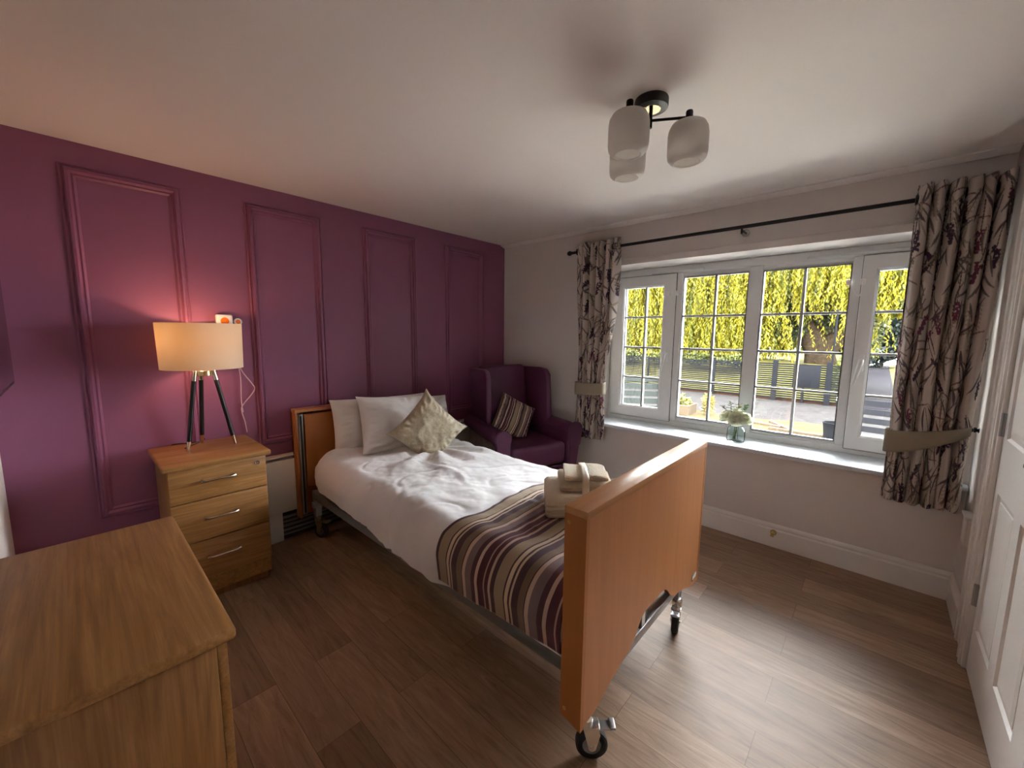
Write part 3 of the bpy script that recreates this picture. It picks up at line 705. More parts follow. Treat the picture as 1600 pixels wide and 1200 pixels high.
def tieback(name, label, x0, x1, zA, zB, h0, h1, hook):
    t = thing(name, ((x0+x1)/2, -.09, min(zA, zB)), label, 'curtain tieback')
    n = 60; loop = []
    for k in range(n):      # closed flattened loop round the gathered cloth
        a = 2*PI*k/n; cx, rx = (x0+x1)/2, (x1-x0)/2
        loop.append((cx-rx*math.cos(a)*(abs(math.cos(a))**-.2 if abs(math.cos(a)) > .01 else 1), -.088-.056*math.copysign(abs(math.sin(a))**.6, math.sin(a)) , (1-math.cos(a))/2))
    P = np.zeros((n, 6, 3))
    for k, (x, y, s_) in enumerate(loop):
        x = min(max(x, x0), x1); y = min(y, -.034)
        s_ = (x-x0)/(x1-x0); zc = lerp(zA, zB, s_**1.6); hh = lerp(h0, h1, s_**1.3)
        for j in range(6): P[k, j] = (x, y-.003*math.sin(PI*j/5), zc-hh/2+hh*j/5)
    b = B(); b.grid(P, closed_u=True); b.build('band', CLINEN, t, solid=.004, ang=60)
    hk = B()
    if hook == 'right':
        hk.tube([(x1, -.075, zB), (x1+.006, -.06, zB+.006)], .004, 8)
        hk.tube([(W-.016, -.06, zB+.004), (W-.028, -.075, zB-.008), (W-.04, -.09, zB+.004), (W-.05, -.092, zB+.012)], .0035, 8)
        hk.lathe((W, -.06, zB+.002), [(.001, -.018), (.012, -.018), (.013, -.012), (.008, -.006), (.014, 0)], 14, 0, Matrix.Rotation(PI/2, 3, 'Y'))
    else:
        hk.tube([(x0+.05, -.035, zA), (x0+.02, -.02, zA+.005), (x0+.02, 0, zA)], .004, 8)
    hk.build('hook', BLACK, t)
tieback('curtain_tieback', 'grey-beige linen tieback gathering the left window curtain', .935, 1.205, .90, .915, .105, .095, 'left')
tieback('curtain_tieback', 'grey-beige linen tieback hooked to the wall around the right window curtain', 2.872, 3.172, .810, .905, .120, .045, 'right')

# ================================================================== CEILING LIGHT
CL = Vector((2.118, -1.447, H))
cl = thing('ceiling_light', CL, 'black ceiling light with three frosted glass jar shades', 'ceiling light')
B().lathe(CL, [(.001, -.034), (.040, -.034), (.058, -.032), (.060, -.028), (.060, -.004), (.058, 0), (.001, 0)], 40).build('ceiling_rose', BLACK, cl)
B().lathe(CL, [(.001, -.0365), (.034, -.0365), (.036, -.033)], 32).build('mirror_disc', MIRROR, cl)
B().cyl(CL+Vector((0, 0, -.03)), CL+Vector((0, 0, -.098)), .0065, 14).build('stem', BLACK, cl)
for an in (-97, 31, 152):
    d = Vector((math.cos(math.radians(an)), math.sin(math.radians(an)), 0)); p = CL+d*.134+Vector((0, 0, -.072))
    B().cyl(CL+Vector((0, 0, -.072)), p, .0048, 12).build('arm', BLACK, cl)
    B().lathe(p, [(.001, .022), (.011, .022), (.0125, .018), (.0125, -.012), (.012, -.03), (.001, -.03)], 20).build('lamp_holder', BLACK, cl)
    pr = [(.012, -.012), (.040, -.016), (.058, -.025), (.067, -.041), (.070, -.060), (.070, -.124), (.067, -.141), (.058, -.152), (.046, -.157)]
    pr += [(r_-.003, z_+.002) for r_, z_ in pr[::-1]]
    sh = B().lathe(p, pr, 40).build('glass_shade', FROST, cl)
    B().lathe(p, [(.001, -.085), (.010, -.084), (.018, -.075), (.019, -.06), (.012, -.042), (.010, -.03)], 16).build('bulb', WHITEP, sh)

# ================================================================== TV on the front wall
tv = thing('television', (.95, -L, 1.12), 'black wall-mounted television cut off by the left edge', 'television')
B().box(.262, 1.40, -3.155, -3.125, 1.125, 1.77, .006).build('housing', BLKP, tv)
B().box(.272, 1.39, -3.1248, -3.1235, 1.14, 1.76).build('screen', plain('screen_glass', (.01, .008, .012), .08), tv, smooth=False)
B().box(.7, .95, -L, -3.155, 1.35, 1.55, .004).build('bracket', BLACK, tv)

# ================================================================== CHEST OF DRAWERS
ch = thing('chest_of_drawers', (1.48, -2.99, 0), 'large oak chest of drawers filling the bottom left corner', 'chest of drawers')
b = B(); b.box(1.115, 1.845, -3.185, -2.805, .05, .694, .002); b.box(1.13, 1.83, -3.18, -2.83, 0, .05); b.build('carcass', OAKZ, ch)
b = B().box(1.095, 1.868, -3.190, -2.772, .694, .722, .010, 4); b.build('top', OAK, ch)
for z0, z1 in ((.482, .690), (.268, .477), (.055, .263)):
    d_ = B().box(1.118, 1.842, -2.804, -2.786, z0, z1, .002).build('drawer', OAK, ch)
    B().tube([(1.42, -2.786, (z0+z1)/2), (1.42, -2.765, (z0+z1)/2), (1.48, -2.758, (z0+z1)/2), (1.54, -2.765, (z0+z1)/2), (1.54, -2.786, (z0+z1)/2)], .005, 10).build('handle', CHROME, d_)

# ================================================================== BEDSIDE CABINET
bs = thing('bedside_cabinet', (.25, -2.51, 0), 'three-drawer oak bedside cabinet standing under the tripod lamp', 'bedside cabinet')
b = B(); b.box(.03, .445, -2.712, -2.312, .05, .700, .002); b.box(.04, .425, -2.70, -2.325, 0, .05); b.build('carcass', OAKZ, bs)
B().box(.024, .490, -2.735, -2.290, .700, .727, .010, 4).build('top', OAKY, bs)
for k, (z0, z1, hz) in enumerate(((.535, .696, .628), (.330, .530, .44), (.128, .325, .24))):
    d_ = B().box(.446, .464, -2.712, -2.312, z0, z1, .002).build('drawer', OAKY, bs)
    h = B()
    pts = [(.464, -2.588, hz), (.482, -2.588, hz), (.490, -2.575, hz), (.494, -2.523, hz+.003), (.490, -2.472, hz), (.482, -2.458, hz), (.464, -2.458, hz)]
    h.tube(pts, [.008, .008, .006, .0045, .006, .008, .008], 10)
    h.build('handle', CHROME, d_)
    if k == 0:
        B().lathe((.464, -2.352, .664), [(.011, 0), (.011, .006), (.008, .009), (.001, .009)], 18, 0, Matrix.Rotation(PI/2, 3, 'Y')).build('lock', CHROME, d_)
B().box(.440, .452, -2.712, -2.312, .045, .122, .002).build('plinth', OAK, bs)

# ================================================================== TABLE LAMP
LC = Vector((.205, -2.500, .727))
la = thing('table_lamp', LC, 'tripod table lamp with cream drum shade on the bedside cabinet', 'lamp')
feet = [Vector((.236, -2.597, .727)), Vector((.085, -2.512, .727)), Vector((.232, -2.390, .727))]
hubz = 1.125
for ft in feet:
    top_ = LC.copy(); top_.z = hubz+.02; hd = (Vector((ft.x, ft.y, 0))-Vector((LC.x, LC.y, 0))); top_ += Vector((hd.x, hd.y, 0)).normalized()*.040
    d = (top_-ft)
    lg = B().cyl(ft+d*.12, ft+d*.86, .0105, 16).build('leg', BLACK, la)
    B().tube([ft+Vector((0, 0, .0005)), ft+d*.12], [.007, .0095], 14).build('leg_tip', CHAMP, lg)
    B().tube([ft+d*.86, top_], [.0112, .0112], 14).build('leg_sleeve', CHAMP, lg)
B().lathe((LC.x, LC.y, hubz), [(.001, -.014), (.036, -.014), (.038, -.012), (.038, .012), (.036, .014), (.001, .014)], 32).build('hub', GOLD, la)
B().cyl((LC.x, LC.y, hubz), (LC.x, LC.y, 1.2), .012, 14).lathe((LC.x, LC.y, 1.2), [(.018, 0), (.018, .04), (.001, .04)], 16).build('bulb_holder', WHITEP, la)
sh = B().lathe((LC.x, LC.y, 1.151), [(.176, 0), (.181, .232), (.179, .232), (.174, 0), (.176, 0)], 72).build('lamp_shade', SHADE, la, ang=60)
rg = B()
for k in range(3):
    a = 2*PI*k/3; rg.cyl((LC.x, LC.y, 1.35), (LC.x+.178*math.cos(a), LC.y+.178*math.sin(a), 1.372), .0015, 6)
rg.build('shade_spider', STEEL, sh)
B().ball((LC.x, LC.y, 1.275), .027, (1, 1, 1.15), 12).build('bulb', WHITEP, la)
ld = bpy.data.lights.new('lamp_light', 'POINT'); ld.energy = 1.45; ld.color = (1, .56, .30); ld.shadow_soft_size = .04
lo = bpy.data.objects.new('lamp_light', ld); COL.objects.link(lo); lo.location = (0, -.03, 1.30-.727); lo.parent = la
cb = B().tube([(.17, -2.60, .7315), (.13, -2.57, .7315), (.10, -2.53, .735), (.09, -2.50, .75), (.07, -2.52, .733), (.05, -2.58, .7315), (.026, -2.63, .73), (.018, -2.66, .70), (.014, -2.67, .5)], .0028, 8)
cb.build('flex', BLKP, la)

# call point on the wall with its pull cord
cp = thing('nurse_call_point', (.0, -2.352, 1.365), 'white square call unit with orange symbol on the purple wall', 'call unit')
B().box(.001, .034, -2.392, -2.312, 1.360, 1.440, .009, 3).build('housing', WHITEP, cp)
e = B().lathe((.0335, -2.352, 1.402), [(.001, .0025), (.014, .0025), (.020, .0018), (.021, .0)], 24, 0, Matrix.Rotation(PI/2, 3, 'Y')); e.build('call_button', ORANGE, cp)
cd = thing('call_handset', (0.02, -2.285, 1.36), 'round white and orange call handset hanging from its cord', 'call handset')
B().lathe((.012, -2.285, 1.400), [(.001, .012), (.017, .012), (.021, .008), (.021, .002), (.018, 0), (.001, 0)], 24, 0, Matrix.Rotation(PI/2, 3, 'Y')).box(.012, .024, -2.293, -2.277, 1.345, 1.385, .005).build('housing', WHITEP, cd)
B().lathe((.024, -2.285, 1.400), [(.001, .002), (.010, .002), (.012, 0)], 20, 0, Matrix.Rotation(PI/2, 3, 'Y')).build('call_button', ORANGE, cd)
cz = [(.018, -2.283, 1.345), (.015, -2.300, 1.25), (.014, -2.290, 1.13), (.016, -2.235, 1.03), (.016, -2.222, 1.00), (.014, -2.24, .965), (.012, -2.292, .90), (.012, -2.296, .86), (.014, -2.285, .80), (.012, -2.278, .735)]
def spl(P, k=8):
    P = [Vector(p) for p in P]; out = []
    for i in range(len(P)-1):
        p0, p1, p2, p3 = P[max(i-1, 0)], P[i], P[i+1], P[min(i+2, len(P)-1)]
        for s_ in range(k):
            t = s_/k; out.append(.5*((2*p1)+(-p0+p2)*t+(2*p0-5*p1+4*p2-p3)*t*t+(-p0+3*p1-3*p2+p3)*t**3))
    return out+[P[-1]]
B().tube(spl(cz), .0028, 8).build('cord', CORD, cd)
cz2 = [(.018, -2.355, 1.36), (.02, -2.325, 1.2), (.018, -2.30, 1.14), (.016, -2.292, 1.06), (.014, -2.296, .93), (.012, -2.29, .86)]
B().tube(spl(cz2), .0026, 8).build('cord', CORD, cp)
# low convector heater along the purple wall behind the bed
ht = thing('wall_heater', (.05, -1.3, .0), 'long low white convector heater on the purple wall behind the bed', 'heater')
hb = B(); hb.box(.019, .085, -2.285, -.50, .19, .535, .004); hb.box(.019, .085, -2.285, -.50, .552, .560, .002); hb.box(.019, .026, -2.285, -.50, .53, .56)
hb.build('casing', GLOSSW, ht)
gb = B()
for k in range(5): gb.box(.022, .080, -2.13, -.6, .035+.028*k, .048+.028*k, .002)
gb.build('air_grille', GREYP, ht, smooth=False)
B().box(.019, .062, -2.13, -.6, .005, .19).build('air_duct', DARK, ht, smooth=False)
B().box(.019, .075, -2.29, -2.13, .0, .19, .002).build('end_casing', GLOSSW, ht)
# double socket at the armchair end and pipe valve
so = thing('wall_socket', (0, -.36, .37), 'white wall socket low on the purple wall beside the armchair', 'socket')
B().box(0, .010, -.43, -.29, .37, .456, .003).build('face_plate', WHITEP, so); [B().box(.010, .013, a, a+.025, .435, .448).build('switch', WHITEP, so) for a in (-.40, -.345)]
va = thing('pipe_stub', (2.416, -.03, .08), 'small brass pipe stub sticking out of the skirting board', 'pipe valve')
B().lathe((2.416, -.018, .100), [(.018, 0), (.018, -.006), (.009, -.008)], 18, 0, Matrix.Rotation(-PI/2, 3, 'X')).build('escutcheon', BRASS, va)
B().cyl((2.416, -.018, .100), (2.414, -.045, .096), .008, 14).cyl((2.414, -.040, .104), (2.412, -.044, .080), .010, 14).build('pipe', BRASS, va)
# little boxed ledge on the right wall by the corner
tag(B().box(W-.026, W-.001, -.300, -.215, .405, .535, .004).box(W-.034, W-.001, -.310, -.205, .535, .548, .003).build('wall_cover', GLOSSW), 'small white boxed cover with ledge low on wall by the door frame', 'wall cover')

# ================================================================== BED
bed = thing('profiling_bed', (1.2, -1.53, 0), 'beech-panelled single profiling bed on castors in the middle of the room', 'bed')
BY0, BY1 = -2.045, -1.022; FX = 2.268
# footboard: outer panel with scalloped lower edge
mid = (BY0+BY1)/2
def scallop(z0):
    pts = []
    for t in np.linspace(0, 1, 61):
        y = lerp(BY0+.005, BY1-.005, t)
        z = z0+float(np.interp(abs(y-mid), [0, .09, .125, .16, .20, .26, .33, .40, .44, .51], [.155, .153, .135, .095, .070, .058, .040, .012, .003, .0]))
        pts.append((y, z))
    return pts
pl_ = scallop(.185)+[(BY1-.005, .838), (BY0+.005, .838)]
fb = B().prism(pl_, 'x', FX-.020, FX); fb.build('footboard_panel', BEECH, bed, smooth=False)
B().prism(scallop(.205)+[(BY1-.005, .838), (BY0+.005, .838)], 'x', FX-.070, FX-.054).build('footboard_inner_panel', BEECH, bed, smooth=False)
B().box(FX-.074, FX+.003, BY0, BY1, .838, .861, .003).build('footboard_top', BEECHY, bed)
for y0, y1 in ((BY0, BY0+.016), (BY1-.016, BY1)):
    sdp = B().prism([(FX-.072, .200), (FX+.001, .180), (FX+.001, .838), (FX-.072, .838)], 'y', y0, y1).build('footboard_side', BEECHS, bed, smooth=False)
    yy = y0-.001 if y0 == BY0 else y1+.001
    for z in (.815, .225):
        B().lathe((FX-.056, yy, z), [(.001, -.002), (.005, -.002), (.006, .001), (.006, .003)], 14, 0, Matrix.Rotation(-PI/2 if y0 == BY0 else PI/2, 3, 'X')).build('screw', BRASS, sdp)
B().box(FX, FX+.0015, BY1-.085, BY1-.03, .212, .240).build('badge', BLKP, bed, smooth=False)
B().box(FX+.0015, FX+.002, BY1-.080, BY1-.035, .217, .235).build('badge_face', LABELW, bed, smooth=False)
# headboard
HXo, HXi = .070, .135
B().box(HXo, HXo+.018, BY0, BY1, .14, .835, .002).box(HXo, HXi, BY0, BY0+.016, .14, .835, .002).box(HXo, HXi, BY1-.016, BY1, .14, .835, .002).build('headboard_shell', BEECHS, bed)
B().box(HXo-.003, HXi+.003, BY0, BY1, .835, .857, .003).build('headboard_top', BEECHY, bed)
B().box(HXi-.016, HXi, BY0+.055, BY1-.055, .34, .820, .003).build('headboard_panel', BEECHS, bed)
for y in (BY0+.032, BY1-.032):
    B().box(HXi-.022, HXi+.004, y-.014, y+.014, .16, .825, .004).build('side_rail_channel', STEEL, bed)
    B().box(HXi+.004, HXi+.006, y-.006, y+.006, .17, .815).build('channel_slot', BLKP, bed, smooth=False)
# steel chassis
for y in (-1.955, -1.112):
    B().box(.16, 2.19, y-.022, y+.022, .262, .318, .006).build('side_bar', GREYP, bed)
fm = B()
for x in (.50, 1.0, 1.5, 1.95): fm.box(x-.02, x+.02, -1.94, -1.13, .275, .315, .004)
fm.box(.3, 2.1, -1.60, -1.56, .20, .262, .004); fm.box(.3, 2.1, -1.52, -1.48, .20, .262, .004)
fm.build('chassis_frame', GREYP, bed)
B().box(.9, 1.35, -1.60, -1.48, .14, .20, .01).build('actuator', BLKP, bed)
for x in (.185, 2.232):
    B().box(x-.018, x+.018, -1.985, -1.085, .205, .245, .005).build('cross_tube', STEEL, bed)
    for y in (-1.955, -1.18 if x > 1 else -1.112):
        B().box(x-.022 if x > 1 else x-.02, x+.012 if x > 1 else x+.02, y-.02, y+.02, .150, .30, .004).build('castor_post', STEEL, bed)
        c = B(); c.lathe((x, y, .118), [(.001, .034), (.018, .034), (.024, .026), (.024, .004), (.020, 0), (.001, 0)], 24)
        a = math.radians((40 if x > 1 else 25) if y < -1.5 else -74); ca, sa = math.cos(a), math.sin(a)
        off = Vector((ca*.022, sa*.022, 0)); nrm = Vector((-sa, ca, 0)); wc = Vector((x, y, .052))+off
        Mw = Matrix.Translation(wc) @ Matrix(((ca, -sa, 0, 0), (sa, ca, 0, 0), (0, 0, 1, 0), (0, 0, 0, 1)))
        for s_ in (-1, 1):
            c.prism([(-.030, .066), (.018, .066), (.024, .045), (.011, -.008), (.004, -.013), (-.004, -.013), (-.010, -.008)], 'y', s_*.019-.0015, s_*.019+.0015)
            k = len(c.v)-14
            c.v[k:] = [tuple(Mw @ Vector(v)) for v in c.v[k:]]
        k = len(c.v); c.box(-.03, .022, -.021, .021, .062, .068, .001); c.v[k:] = [tuple(Mw @ Vector(v)) for v in c.v[k:]]
        ax = B().cyl((0, -.023, 0), (0, .023, 0), .006, 12); c.add([tuple(Mw @ Vector(v)) for v in ax.v], ax.f)
        fork = c.build('castor', CHROME, bed)
        Mr = Mw.to_3x3() @ Matrix.Rotation(PI/2, 3, 'X')
        B().lathe(wc, [(.030, -.014), (.044, -.015), (.050, -.011), (.0515, 0), (.050, .011), (.044, .015), (.030, .014)], 32, 0, Mr).build('tyre', RUBBER, fork)
        B().lathe(wc, [(.001, -.013), (.008, -.013), (.010, -.010), (.030, -.010), (.034, -.013), (.034, .013), (.030, .010), (.010, .010), (.008, .013), (.001, .013)], 24, 0, Mr).build('wheel_hub', GREYP, fork)
        if y < -1.5 or x > 1:
            k_ = B(); k_.box(.024, .060, -.016, .016, .052, .058, .002); k_.box(.054, .072, -.019, .019, .057, .066, .003)
            k_.v = [tuple(Mw @ Vector((v[0], v[1], v[2]+.006))) for v in k_.v]; k_.build('brake_pedal', STEEL, fork)
B().box(FX-.058, FX-.022, -1.60, -1.545, .215, .345, .004).build('control_box', BLKP, bed, smooth=False)
B().box(FX-.0218, FX-.0208, -1.590, -1.565, .24, .33).build('control_label', LABELW, bed, smooth=False)
B().box(.165, 2.175, -1.965, -1.085, .33, .50, .04, 4).build('mattress', COTTON, bed)

# bed linen: profile across the bed, swept along x
def linen(x0, x1, nx, nt, off, hem, wr, headround=True, seed=1, endround=None):
    """returns grid P (nx, nt, 3) and arc coordinate"""
    zt = .562
    prof = []
    # near side hem -> up -> top -> far side
    Y0, Y1 = -2.012, -1.045; rr = .115
    near = [(Y0+.012, -1), (Y0, .0)]
    P = np.zeros((nx, nt, 3)); arc = np.zeros((nx, nt))
    for i, x in enumerate(np.linspace(x0, x1, nx)):
        hz = hem(x); e = 0.0
        if headround and x-x0 < .16:
            e = 1-math.sqrt(max(0, 1-(1-(x-x0)/.16)**2))
        top = zt-(.085*e); yy0 = Y0+.03*e; rr_ = rr
        # polyline param by arc
        s_side = max(.05, top-rr_-hz); s_c = rr_*PI/2; s_top = (Y1-yy0)-2*rr_
        tot = s_side*2+s_c*2+s_top
        s = np.linspace(0, tot, nt); y = np.zeros(nt); z = np.zeros(nt); ny_ = np.zeros(nt); nz_ = np.zeros(nt)
        for k, a in enumerate(s):
            if a < s_side: y[k] = yy0+.010*(1-a/s_side); z[k] = hz+a; ny_[k] = -1
            elif a < s_side+s_c: th = (a-s_side)/rr_; y[k] = yy0+rr_-rr_*math.cos(th); z[k] = hz+s_side+rr_*math.sin(th); ny_[k] = -math.cos(th); nz_[k] = math.sin(th)
            elif a < s_side+s_c+s_top: y[k] = yy0+rr_+(a-s_side-s_c); z[k] = hz+s_side+rr_; nz_[k] = 1
            elif a < s_side+2*s_c+s_top: th = (a-s_side-s_c-s_top)/rr_; y[k] = Y1-rr_+rr_*math.sin(th); z[k] = hz+s_side+rr_*math.cos(th); ny_[k] = math.sin(th); nz_[k] = math.cos(th)
            else: y[k] = Y1; z[k] = hz+s_side-(a-s_side-2*s_c-s_top); ny_[k] = 1
        xx = np.full(nt, x)
        d = off+wr(xx, y, z, s)
        P[i, :, 0] = xx; P[i, :, 1] = y+ny_*d; P[i, :, 2] = z+nz_*d; arc[i] = s
    return P, arc
def hem_w(x): return float(np.interp(x, [.27, .36, .9, 1.44, 1.50, 1.58, 1.75, 2.2], [.42, .392, .350, .306, .296, .315, .345, .36]))
def wr_sheet(x, y, z, s):
    # radiating folds from the cushion foot, long soft creases and small crumple
    dx, dy = x-.62, y+1.33; r_ = np.sqrt(dx*dx+dy*dy)+1e-3; th = np.arctan2(dy, dx)
    rad = .012*np.sin(th*11+.8*np.sin(r_*6))*np.exp(-((r_-.28)/.22)**2)
    c1 = .007*np.clip(1-abs((y+1.62)+.35*(x-1.15)+.05*np.sin(x*9))/.035, 0, 1)*np.clip(1-abs(x-1.1)/.35, 0, 1)
    c2 = -.008*np.clip(1-abs((x-1.22)-.25*(y+1.9)+.01*np.sin(z*20))/.022, 0, 1)*np.clip((-1.80-y)/.1, 0, 1)
    c3 = .006*np.clip(1-abs((x-1.19)-.25*(y+1.9))/.03, 0, 1)*np.clip((-1.78-y)/.1, 0, 1)
    side = .006*np.sin(x*46+z*6+2*np.sin(x*9))*np.clip((-1.93-y)/.05, 0, 1)*np.exp(-((x-.34)/.14)**2)
    n = .018*fbm(x*3.2+7, y*3.2+3, 5, 4)-.022*np.clip(.10-abs(fbm(x*5+2*fbm(x*2, y*2, 9, 2), y*4, 21, 2)), 0, .1)*10*.2+.006*fbm(x*14, y*14, 61, 3)+.010*np.clip((.50-z)/.15, 0, 1)*fbm(x*4, z*3, 40, 2)
    return rad+c1+c2+c3+side+n
P, arc = linen(.285, 2.185, 260, 190, .012, hem_w, wr_sheet)
# close the head end: pull the first ring under
b = B(); b.grid(P, flip=True)
c0 = np.array([.31, -1.53, .44]); E = np.zeros((6, P.shape[1], 3))
for k in range(6): E[k] = lerp(P[0], np.column_stack([np.full(P.shape[1], .292), lerp(P[0][:, 1], c0[1], .0), lerp(P[0][:, 2], c0[2], k/5*.85)]), k/5)
b.grid(E)
dv = thing('bed_sheet', (1.2, -1.53, .31), 'smooth white sheet and duvet covering the bed mattress', 'bedding')
b.build('duvet_cover', COTTON, dv, ang=0)
# striped throw across the foot
def hem_t(x): return float(np.interp(x, [1.55, 1.6, 2.2], [.330, .338, .385]))
def wr_thr(x, y, z, s):
    return wr_sheet(x, y, z, s)*.9+.004*np.sin(y*30+3*np.sin(x*20))*np.clip(1-(x-1.60)/.07, 0, 1)*np.clip((y+1.9)/.1, 0, 1)+.005*fbm(x*7, y*5, 77, 3)
P, arc = linen(1.60, 2.190, 110, 190, .020, hem_t, wr_thr, False)
X0 = P[:, :, 0].copy(); 
edge = -.045*np.clip((-1.86-P[:, :, 1])/.13, 0, 1)+.012*np.sin(P[:, :, 1]*6)+.03*np.clip((P[:, :, 1]+1.5)/.5, 0, 1)
fade = np.clip(1-(X0-1.60)/.35, 0, 1); P[:, :, 0] += edge*(.35+.65*fade)*np.clip((2.19-X0)/.1, 0, 1)
uv = np.stack([(X0-1.60+.004), P[:, :, 1]], -1).reshape(-1, 2)
b = B(); b.grid(P, flip=True)
th_ = b.build('bed_throw', THROW, None, ang=0, uv=uv, solid=.008)
tag(th_, 'plum, grey and beige striped throw across the foot of the bed', 'throw')

# pillows
def cushion(b, sx, sy, T_, n=56, pinch=.06, seed=0, wr=.006, pw=.42, corner=.0):
    """pillow lying in local XY, thickness along Z; returns uv"""
    u = np.linspace(-1, 1, n); UU, VV = np.meshgrid(u, u, indexing='ij')
    ex = 1-pinch*(1-VV**2)**1.0*0; 
    X = UU*sx*(1-pinch*(1-VV*VV)*abs(UU)**3)*(1+corner*abs(UU)**6*abs(VV)**6); Y = VV*sy*(1-pinch*(1-UU*UU)*abs(VV)**3)*(1+corner*abs(UU)**6*abs(VV)**6)
    Hh = T_*((1-abs(UU)**2.6)**pw)*((1-abs(VV)**2.6)**pw)
    edge = np.maximum(abs(UU), abs(VV)); r1 = fbm(UU*3+seed, VV*3, seed, 3)
    ang = np.arctan2(VV, UU); ripple = np.sin(ang*26+4*r1)*np.exp(-((edge-.84)/.12)**2)
    cr = np.exp(-((abs(UU)+abs(VV)-1.55)/.2)**2)*np.sin((UU*np.sign(VV)-VV*np.sign(UU))*14+seed)
    msk = (1-edge**8)
    top = Hh+msk*(wr*ripple+wr*.9*cr+wr*2.2*r1); bot = -Hh*.8-msk*(wr*.6*ripple+wr*r1)
    b.grid(np.stack([X, Y, top], -1), flip=False); b.grid(np.stack([X, Y, bot], -1), flip=True)
    uv = np.stack([X+.5, Y+.5], -1).reshape(-1, 2); return np.concatenate([uv, uv])
def place(origin, ex, ey):
    ex = Vector(ex).normalized(); ey = Vector(ey); ey = (ey-ex*ey.dot(ex)).normalized(); ez = ex.cross(ey)
    m = Matrix.Identity(4)
    for i in range(3): m[i][0] = ex[i]; m[i][1] = ey[i]; m[i][2] = ez[i]; m[i][3] = origin[i]
    return m
def pillow(name, label, cat, origin, ex, ey, sx, sy, T_, mat, **k):
    b = B(); uv = cushion(b, sx, sy, T_, **k); o = b.build(name, mat, None, xf=place(origin, ex, ey), ang=0, uv=uv); tag(o, label, cat); return o
pillow('pillow', 'white bed pillow at the back, leaning on the headboard', 'pillow', (.240, -1.500, .715), (.02, 1, -.03), (-.20, 0, 1), .355, .180, .075, COTTON2, seed=3, corner=.02, pinch=.03, pw=.36)
pillow('pillow', 'plump white bed pillow in front, under the champagne cushion', 'pillow', (.385, -1.385, .715), (.02, 1, -.085), (-.36, 0, 1), .355, .190, .085, COTTON2, seed=8, wr=.010, corner=.03, pinch=.03, pw=.36)
pillow('scatter_cushion', 'champagne damask cushion standing on one corner against the pillows', 'cushion', (.63, -1.385, .700), (.12, .93, .88), (-.45, -.80, .98), .19, .19, .070, DAMASK, seed=5, wr=.006, pinch=.10, corner=.06)

# towels tied with a ribbon
def softbox(b, sd, sw, sh, layers, seed):
    """folded towel: cross-section with pinched fold lines in (depth x, height z), swept along the width y"""
    n, m = 160, 26; P = np.zeros((n, m, 3))
    for i in range(n):
        a = 2*PI*i/n; c, s_ = math.cos(a), math.sin(a)
        px = math.copysign(abs(c)**.22, c)*sd; pz = math.copysign(abs(s_)**.9, s_)*sh
        pin = sum(math.exp(-((pz-(-sh+2*sh*k/layers))/(sh*.13))**2) for k in range(1, layers))
        for j in range(m):
            t = j/(m-1)*2-1; e = max(0, 1-abs(t)**10)**.3
            q_ = px*(.95+.05*e)
            if abs(c) > .05: q_ -= math.copysign(.013*pin+.004*math.sin(t*5+seed+pz*60), px)
            P[i, j] = (q_, t*(sw-(.010*pin if abs(t) > .9 else 0)), pz*(.7+.3*e)+.004*math.sin(t*4+seed)*(1 if pz > 0 else 0))
    b.grid(P, closed_u=True)
    for j, fl in ((0, 0), (m-1, 1)):
        k = len(b.v); ringp = P[:, j]; b.v += [tuple(p) for p in ringp]+[tuple(ringp.mean(0))]
        for i in range(n): b.f.append((k+i, k+(i+1) % n, k+n) if fl else (k+(i+1) % n, k+i, k+n)); b.mi.append(0)
TW = Vector((.77, .64, 0)); TD = Vector((-.60, .72, .13))     # width and depth directions, back edge propped up
Mt = place((1.905, -1.515, .642), TD, TW); Mt = place((1.905, -1.515, .642), TD, -TW) if Mt[2][2] < 0 else Mt
b = B(); softbox(b, .125, .150, .050, 3, 1); o = b.build('bath_towel', TOWEL, None, xf=Mt, ang=0); tag(o, 'large folded cream bath towel at the bottom of the towel bundle', 'towel')
b = B(); softbox(b, .085, .110, .021, 2, 2); o = b.build('hand_towel', TOWEL, None, xf=Mt @ Matrix.Translation((.015, -.02, .072)), ang=0); tag(o, 'smaller folded cream hand towel resting on the bath towel', 'towel')
b = B(); softbox(b, .070, .090, .013, 2, 3); o = b.build('face_cloth', TOWEL, None, xf=Mt @ Matrix.Translation((.018, -.022, .108)), ang=0); tag(o, 'thin cream face cloth on top of the towel bundle', 'face cloth')
b = B(); prf = [(.134, -.053), (.134, .03), (.108, .085), (.088, .118), (.04, .124), (-.03, .124), (-.066, .118), (-.074, .09), (-.086, .055), (-.118, .052), (-.131, .03), (-.132, -.02), (-.128, -.053)]
Pm = np.array([[(x, .0+.030*j/3-.03, z) for j in range(4)] for x, z in prf])
b.grid(Pm); o = b.build('ribbon', RIBBON, None, xf=Mt, solid=.0015, ang=80); tag(o, 'pale cream ribbon band tied round the towel bundle', 'ribbon')
# net bath puff
b = B(); 
for k in range(90):
    a = rng.uniform(0, 2*PI); e = rng.uniform(-.4, 1.4); d = Vector((math.cos(a)*math.cos(e), math.sin(a)*math.cos(e), math.sin(e)))
    c = Vector((2.00, -1.345, .635))+d*.035; t1 = d.orthogonal().normalized(); t2 = d.cross(t1)
    ring_ = [c+d*(.018*math.sin(3*q_)+.008)+(t1*math.cos(q_)+t2*math.sin(q_))*.022 for q_ in np.linspace(0, 2*PI, 13)]
    b.tube(ring_, .0028, 5)
tag(b.build('bath_puff', plain('white_net', (.82, .82, .78), .7)), 'white ruffled net bath puff just behind the towel bundle', 'bath puff')

